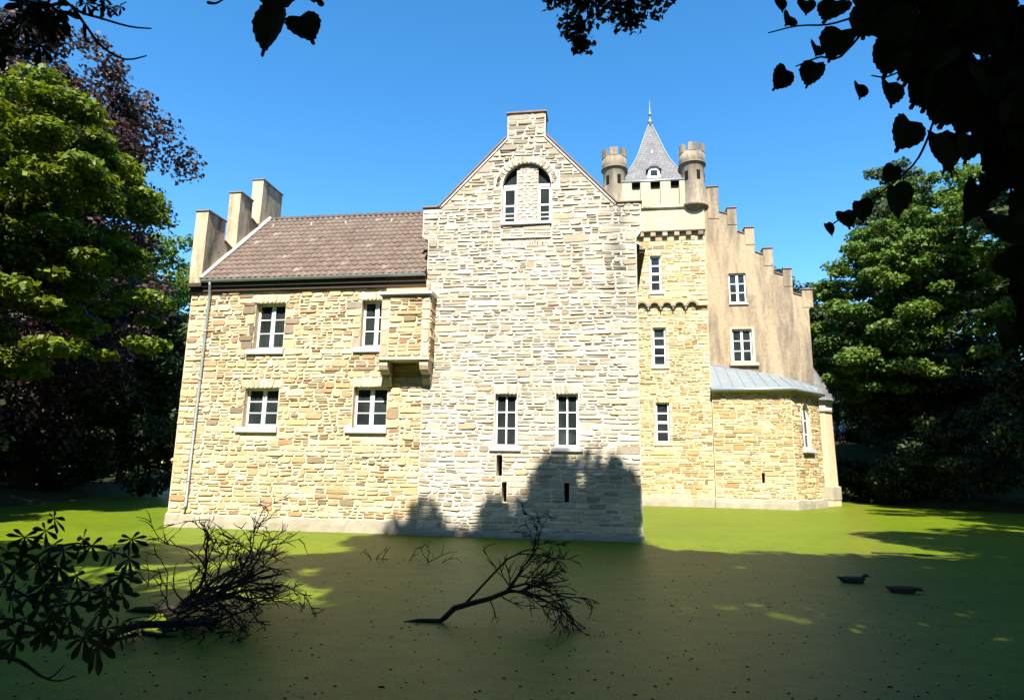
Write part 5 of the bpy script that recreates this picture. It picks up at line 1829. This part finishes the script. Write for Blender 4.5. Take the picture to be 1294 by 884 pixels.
# ------------------------------------------------------------------ visitors on the far slope
simple('cloth_blue', (0.10, 0.17, 0.36), 0.9, 0.1, 0.2, 6.0)
simple('cloth_grey_blue', (0.13, 0.18, 0.26), 0.9, 0.1, 0.2, 6.0)
simple('cloth_white', (0.72, 0.74, 0.78), 0.9, 0.1, 0.1, 6.0)
simple('cloth_dark', (0.03, 0.03, 0.04), 0.9, 0.1, 0.2, 6.0)
simple('skin', (0.45, 0.27, 0.20), 0.6, 0.3, 0.1, 6.0)
simple('hair_white', (0.6, 0.58, 0.55), 0.8, 0.2, 0.2, 20.0)
simple('hair_dark', (0.05, 0.035, 0.025), 0.8, 0.2, 0.2, 20.0)


def loft(sections, n=12):
    """sections: (center Vector, rx, ry) stacked roughly along z"""
    vs, fs = [], []
    for c, rx, ry in sections:
        for k in range(n):
            w = 2 * math.pi * k / n
            vs.append((c[0] + rx * math.cos(w), c[1] + ry * math.sin(w), c[2]))
    for i in range(len(sections) - 1):
        for k in range(n):
            fs.append((i * n + k, i * n + (k + 1) % n, (i + 1) * n + (k + 1) % n, (i + 1) * n + k))
    fs += [tuple(range(n))[::-1], tuple(range((len(sections) - 1) * n, len(sections) * n))]
    return vs, fs


def person(x, y, rz, h, label, top, hair, arm):
    z = float(ground_z(x, y))
    root = thing('person', label, 'person', (x, y, z), rz)
    k = h / 1.75
    # the body is one surface grown over a jointed skeleton
    J = [(0, 0, .95), (0, 0, 1.18), (0, 0, 1.40), (0, .0, 1.50), (0, -.01, 1.58), (0, -.02, 1.70),
         (.18, 0, 1.42), (.24, -.02, 1.14), (.22, -.18 if arm else -.04, .98 if not arm else 1.12), (-.18, 0, 1.42), (-.24, -.02, 1.14), (-.22, -.18 if arm else -.04, .98 if not arm else 1.12),
         (.09, 0, .90), (.10, -.02, .50), (.10, .02, .08), (.11, -.14, .03), (-.09, 0, .90), (-.10, -.02, .50), (-.10, .02, .08), (-.11, -.14, .03)]
    Rj = [.14, .13, .15, .065, .062, .10, .065, .05, .035, .065, .05, .035, .095, .065, .045, .035, .095, .065, .045, .035]
    Ed = [(0, 1), (1, 2), (2, 3), (3, 4), (4, 5), (2, 6), (6, 7), (7, 8), (2, 9), (9, 10), (10, 11), (0, 12), (12, 13), (13, 14), (14, 15), (0, 16), (16, 17), (17, 18), (18, 19)]
    me = bpy.data.meshes.new('body')
    me.from_pydata([(a * k, b * k, c * k) for a, b, c in J], Ed, [])
    o = link('body', me, root)
    md = o.modifiers.new('skin', 'SKIN')
    me.skin_vertices.new() if not me.skin_vertices else None
    for v, r in zip(me.skin_vertices[0].data, Rj):
        v.radius = (r * k, r * k * .85)
    me.skin_vertices[0].data[0].use_root = True
    o.modifiers.new('sub', 'SUBSURF').levels = 1
    o.modifiers['sub'].render_levels = 1
    me.materials.append(MATS['skin'])
    vs, fs = loft([((0, 0, .86 * k), .20 * k, .15 * k), ((0, 0, 1.05 * k), .185 * k, .14 * k), ((0, 0, 1.3 * k), .215 * k, .15 * k), ((0, 0, 1.42 * k), .20 * k, .135 * k), ((0, 0, 1.5 * k), .10 * k, .09 * k)])
    MB().add(vs, fs).build('shirt', top, root, True)
    for s in (-1, 1):
        MB().tube([(s * .17 * k, 0, 1.44 * k), (s * .215 * k, -.01, 1.32 * k), (s * .245 * k, -.02, 1.13 * k)], [.085 * k, .085 * k, .07 * k], 10).build('sleeve', top, root, True)
        MB().tube([(s * .09 * k, 0, .93 * k), (s * .10 * k, -.02 * k, .5 * k), (s * .10 * k, .02 * k, .10 * k)], [.115 * k, .085 * k, .065 * k], 10).build('trouser_leg', 'cloth_dark', root, True)
    m = MB()
    m.lathe([(.105 * k, 1.70 * k), (.118 * k, 1.76 * k), (.10 * k, 1.82 * k), (.05 * k, 1.85 * k), (.01, 1.855 * k)], 0, .012 * k, 14)
    m.build('hair', hair, root, True)
    MB().tube([(0, -.105 * k, 1.70 * k), (0, -.13 * k, 1.665 * k)], [.012 * k, .02 * k], 6).build('nose', 'skin', root, True)
    for s in (-1, 1):
        MB().lathe([(.002, 1.69 * k), (.012 * k, 1.70 * k), (.012 * k, 1.712 * k), (.002, 1.72 * k)], s * .04 * k, -.098 * k, 6).build('eye', 'cloth_dark', root)
    return root


person(29.55, 58.0, .3, 1.72, 'visitor in a grey-blue top standing left of the white-haired visitor', 'cloth_grey_blue', 'hair_dark', False)
person(30.0, 57.6, 0.0, 1.74, 'white-haired visitor in a white shirt between two visitors in blue', 'cloth_white', 'hair_white', True)
person(30.55, 58.0, -.3, 1.76, 'visitor in a bright blue top standing right of the white-haired visitor', 'cloth_blue', 'hair_dark', False)

# ------------------------------------------------------------------ specks drifting on the duckweed
rg = random.Random(55)
m = MB()
for i in range(1500):
    y = 5.0 + 16.0 * rg.random() ** 1.3
    x = rg.uniform(-.72, .72) * y
    s = rg.uniform(.007, .024) * (1.4 if rg.random() < .06 else 1)
    a0 = rg.uniform(0, 6)
    el = rg.uniform(.5, 1)
    n = 6
    h = .006 + s * .25
    vs = [(x + s * math.cos(a0 + 6.283 * k / n) * rg.uniform(.8, 1.2), y + s * el * math.sin(a0 + 6.283 * k / n), .002) for k in range(n)] + [(x, y, h)]
    m.add(vs, [(k, (k + 1) % n, n) for k in range(n)])
tag(m.build('floating_specks', 'debris'), 'scattered dark seed husks and leaf scraps drifting on the duckweed', 'debris', kind='stuff')
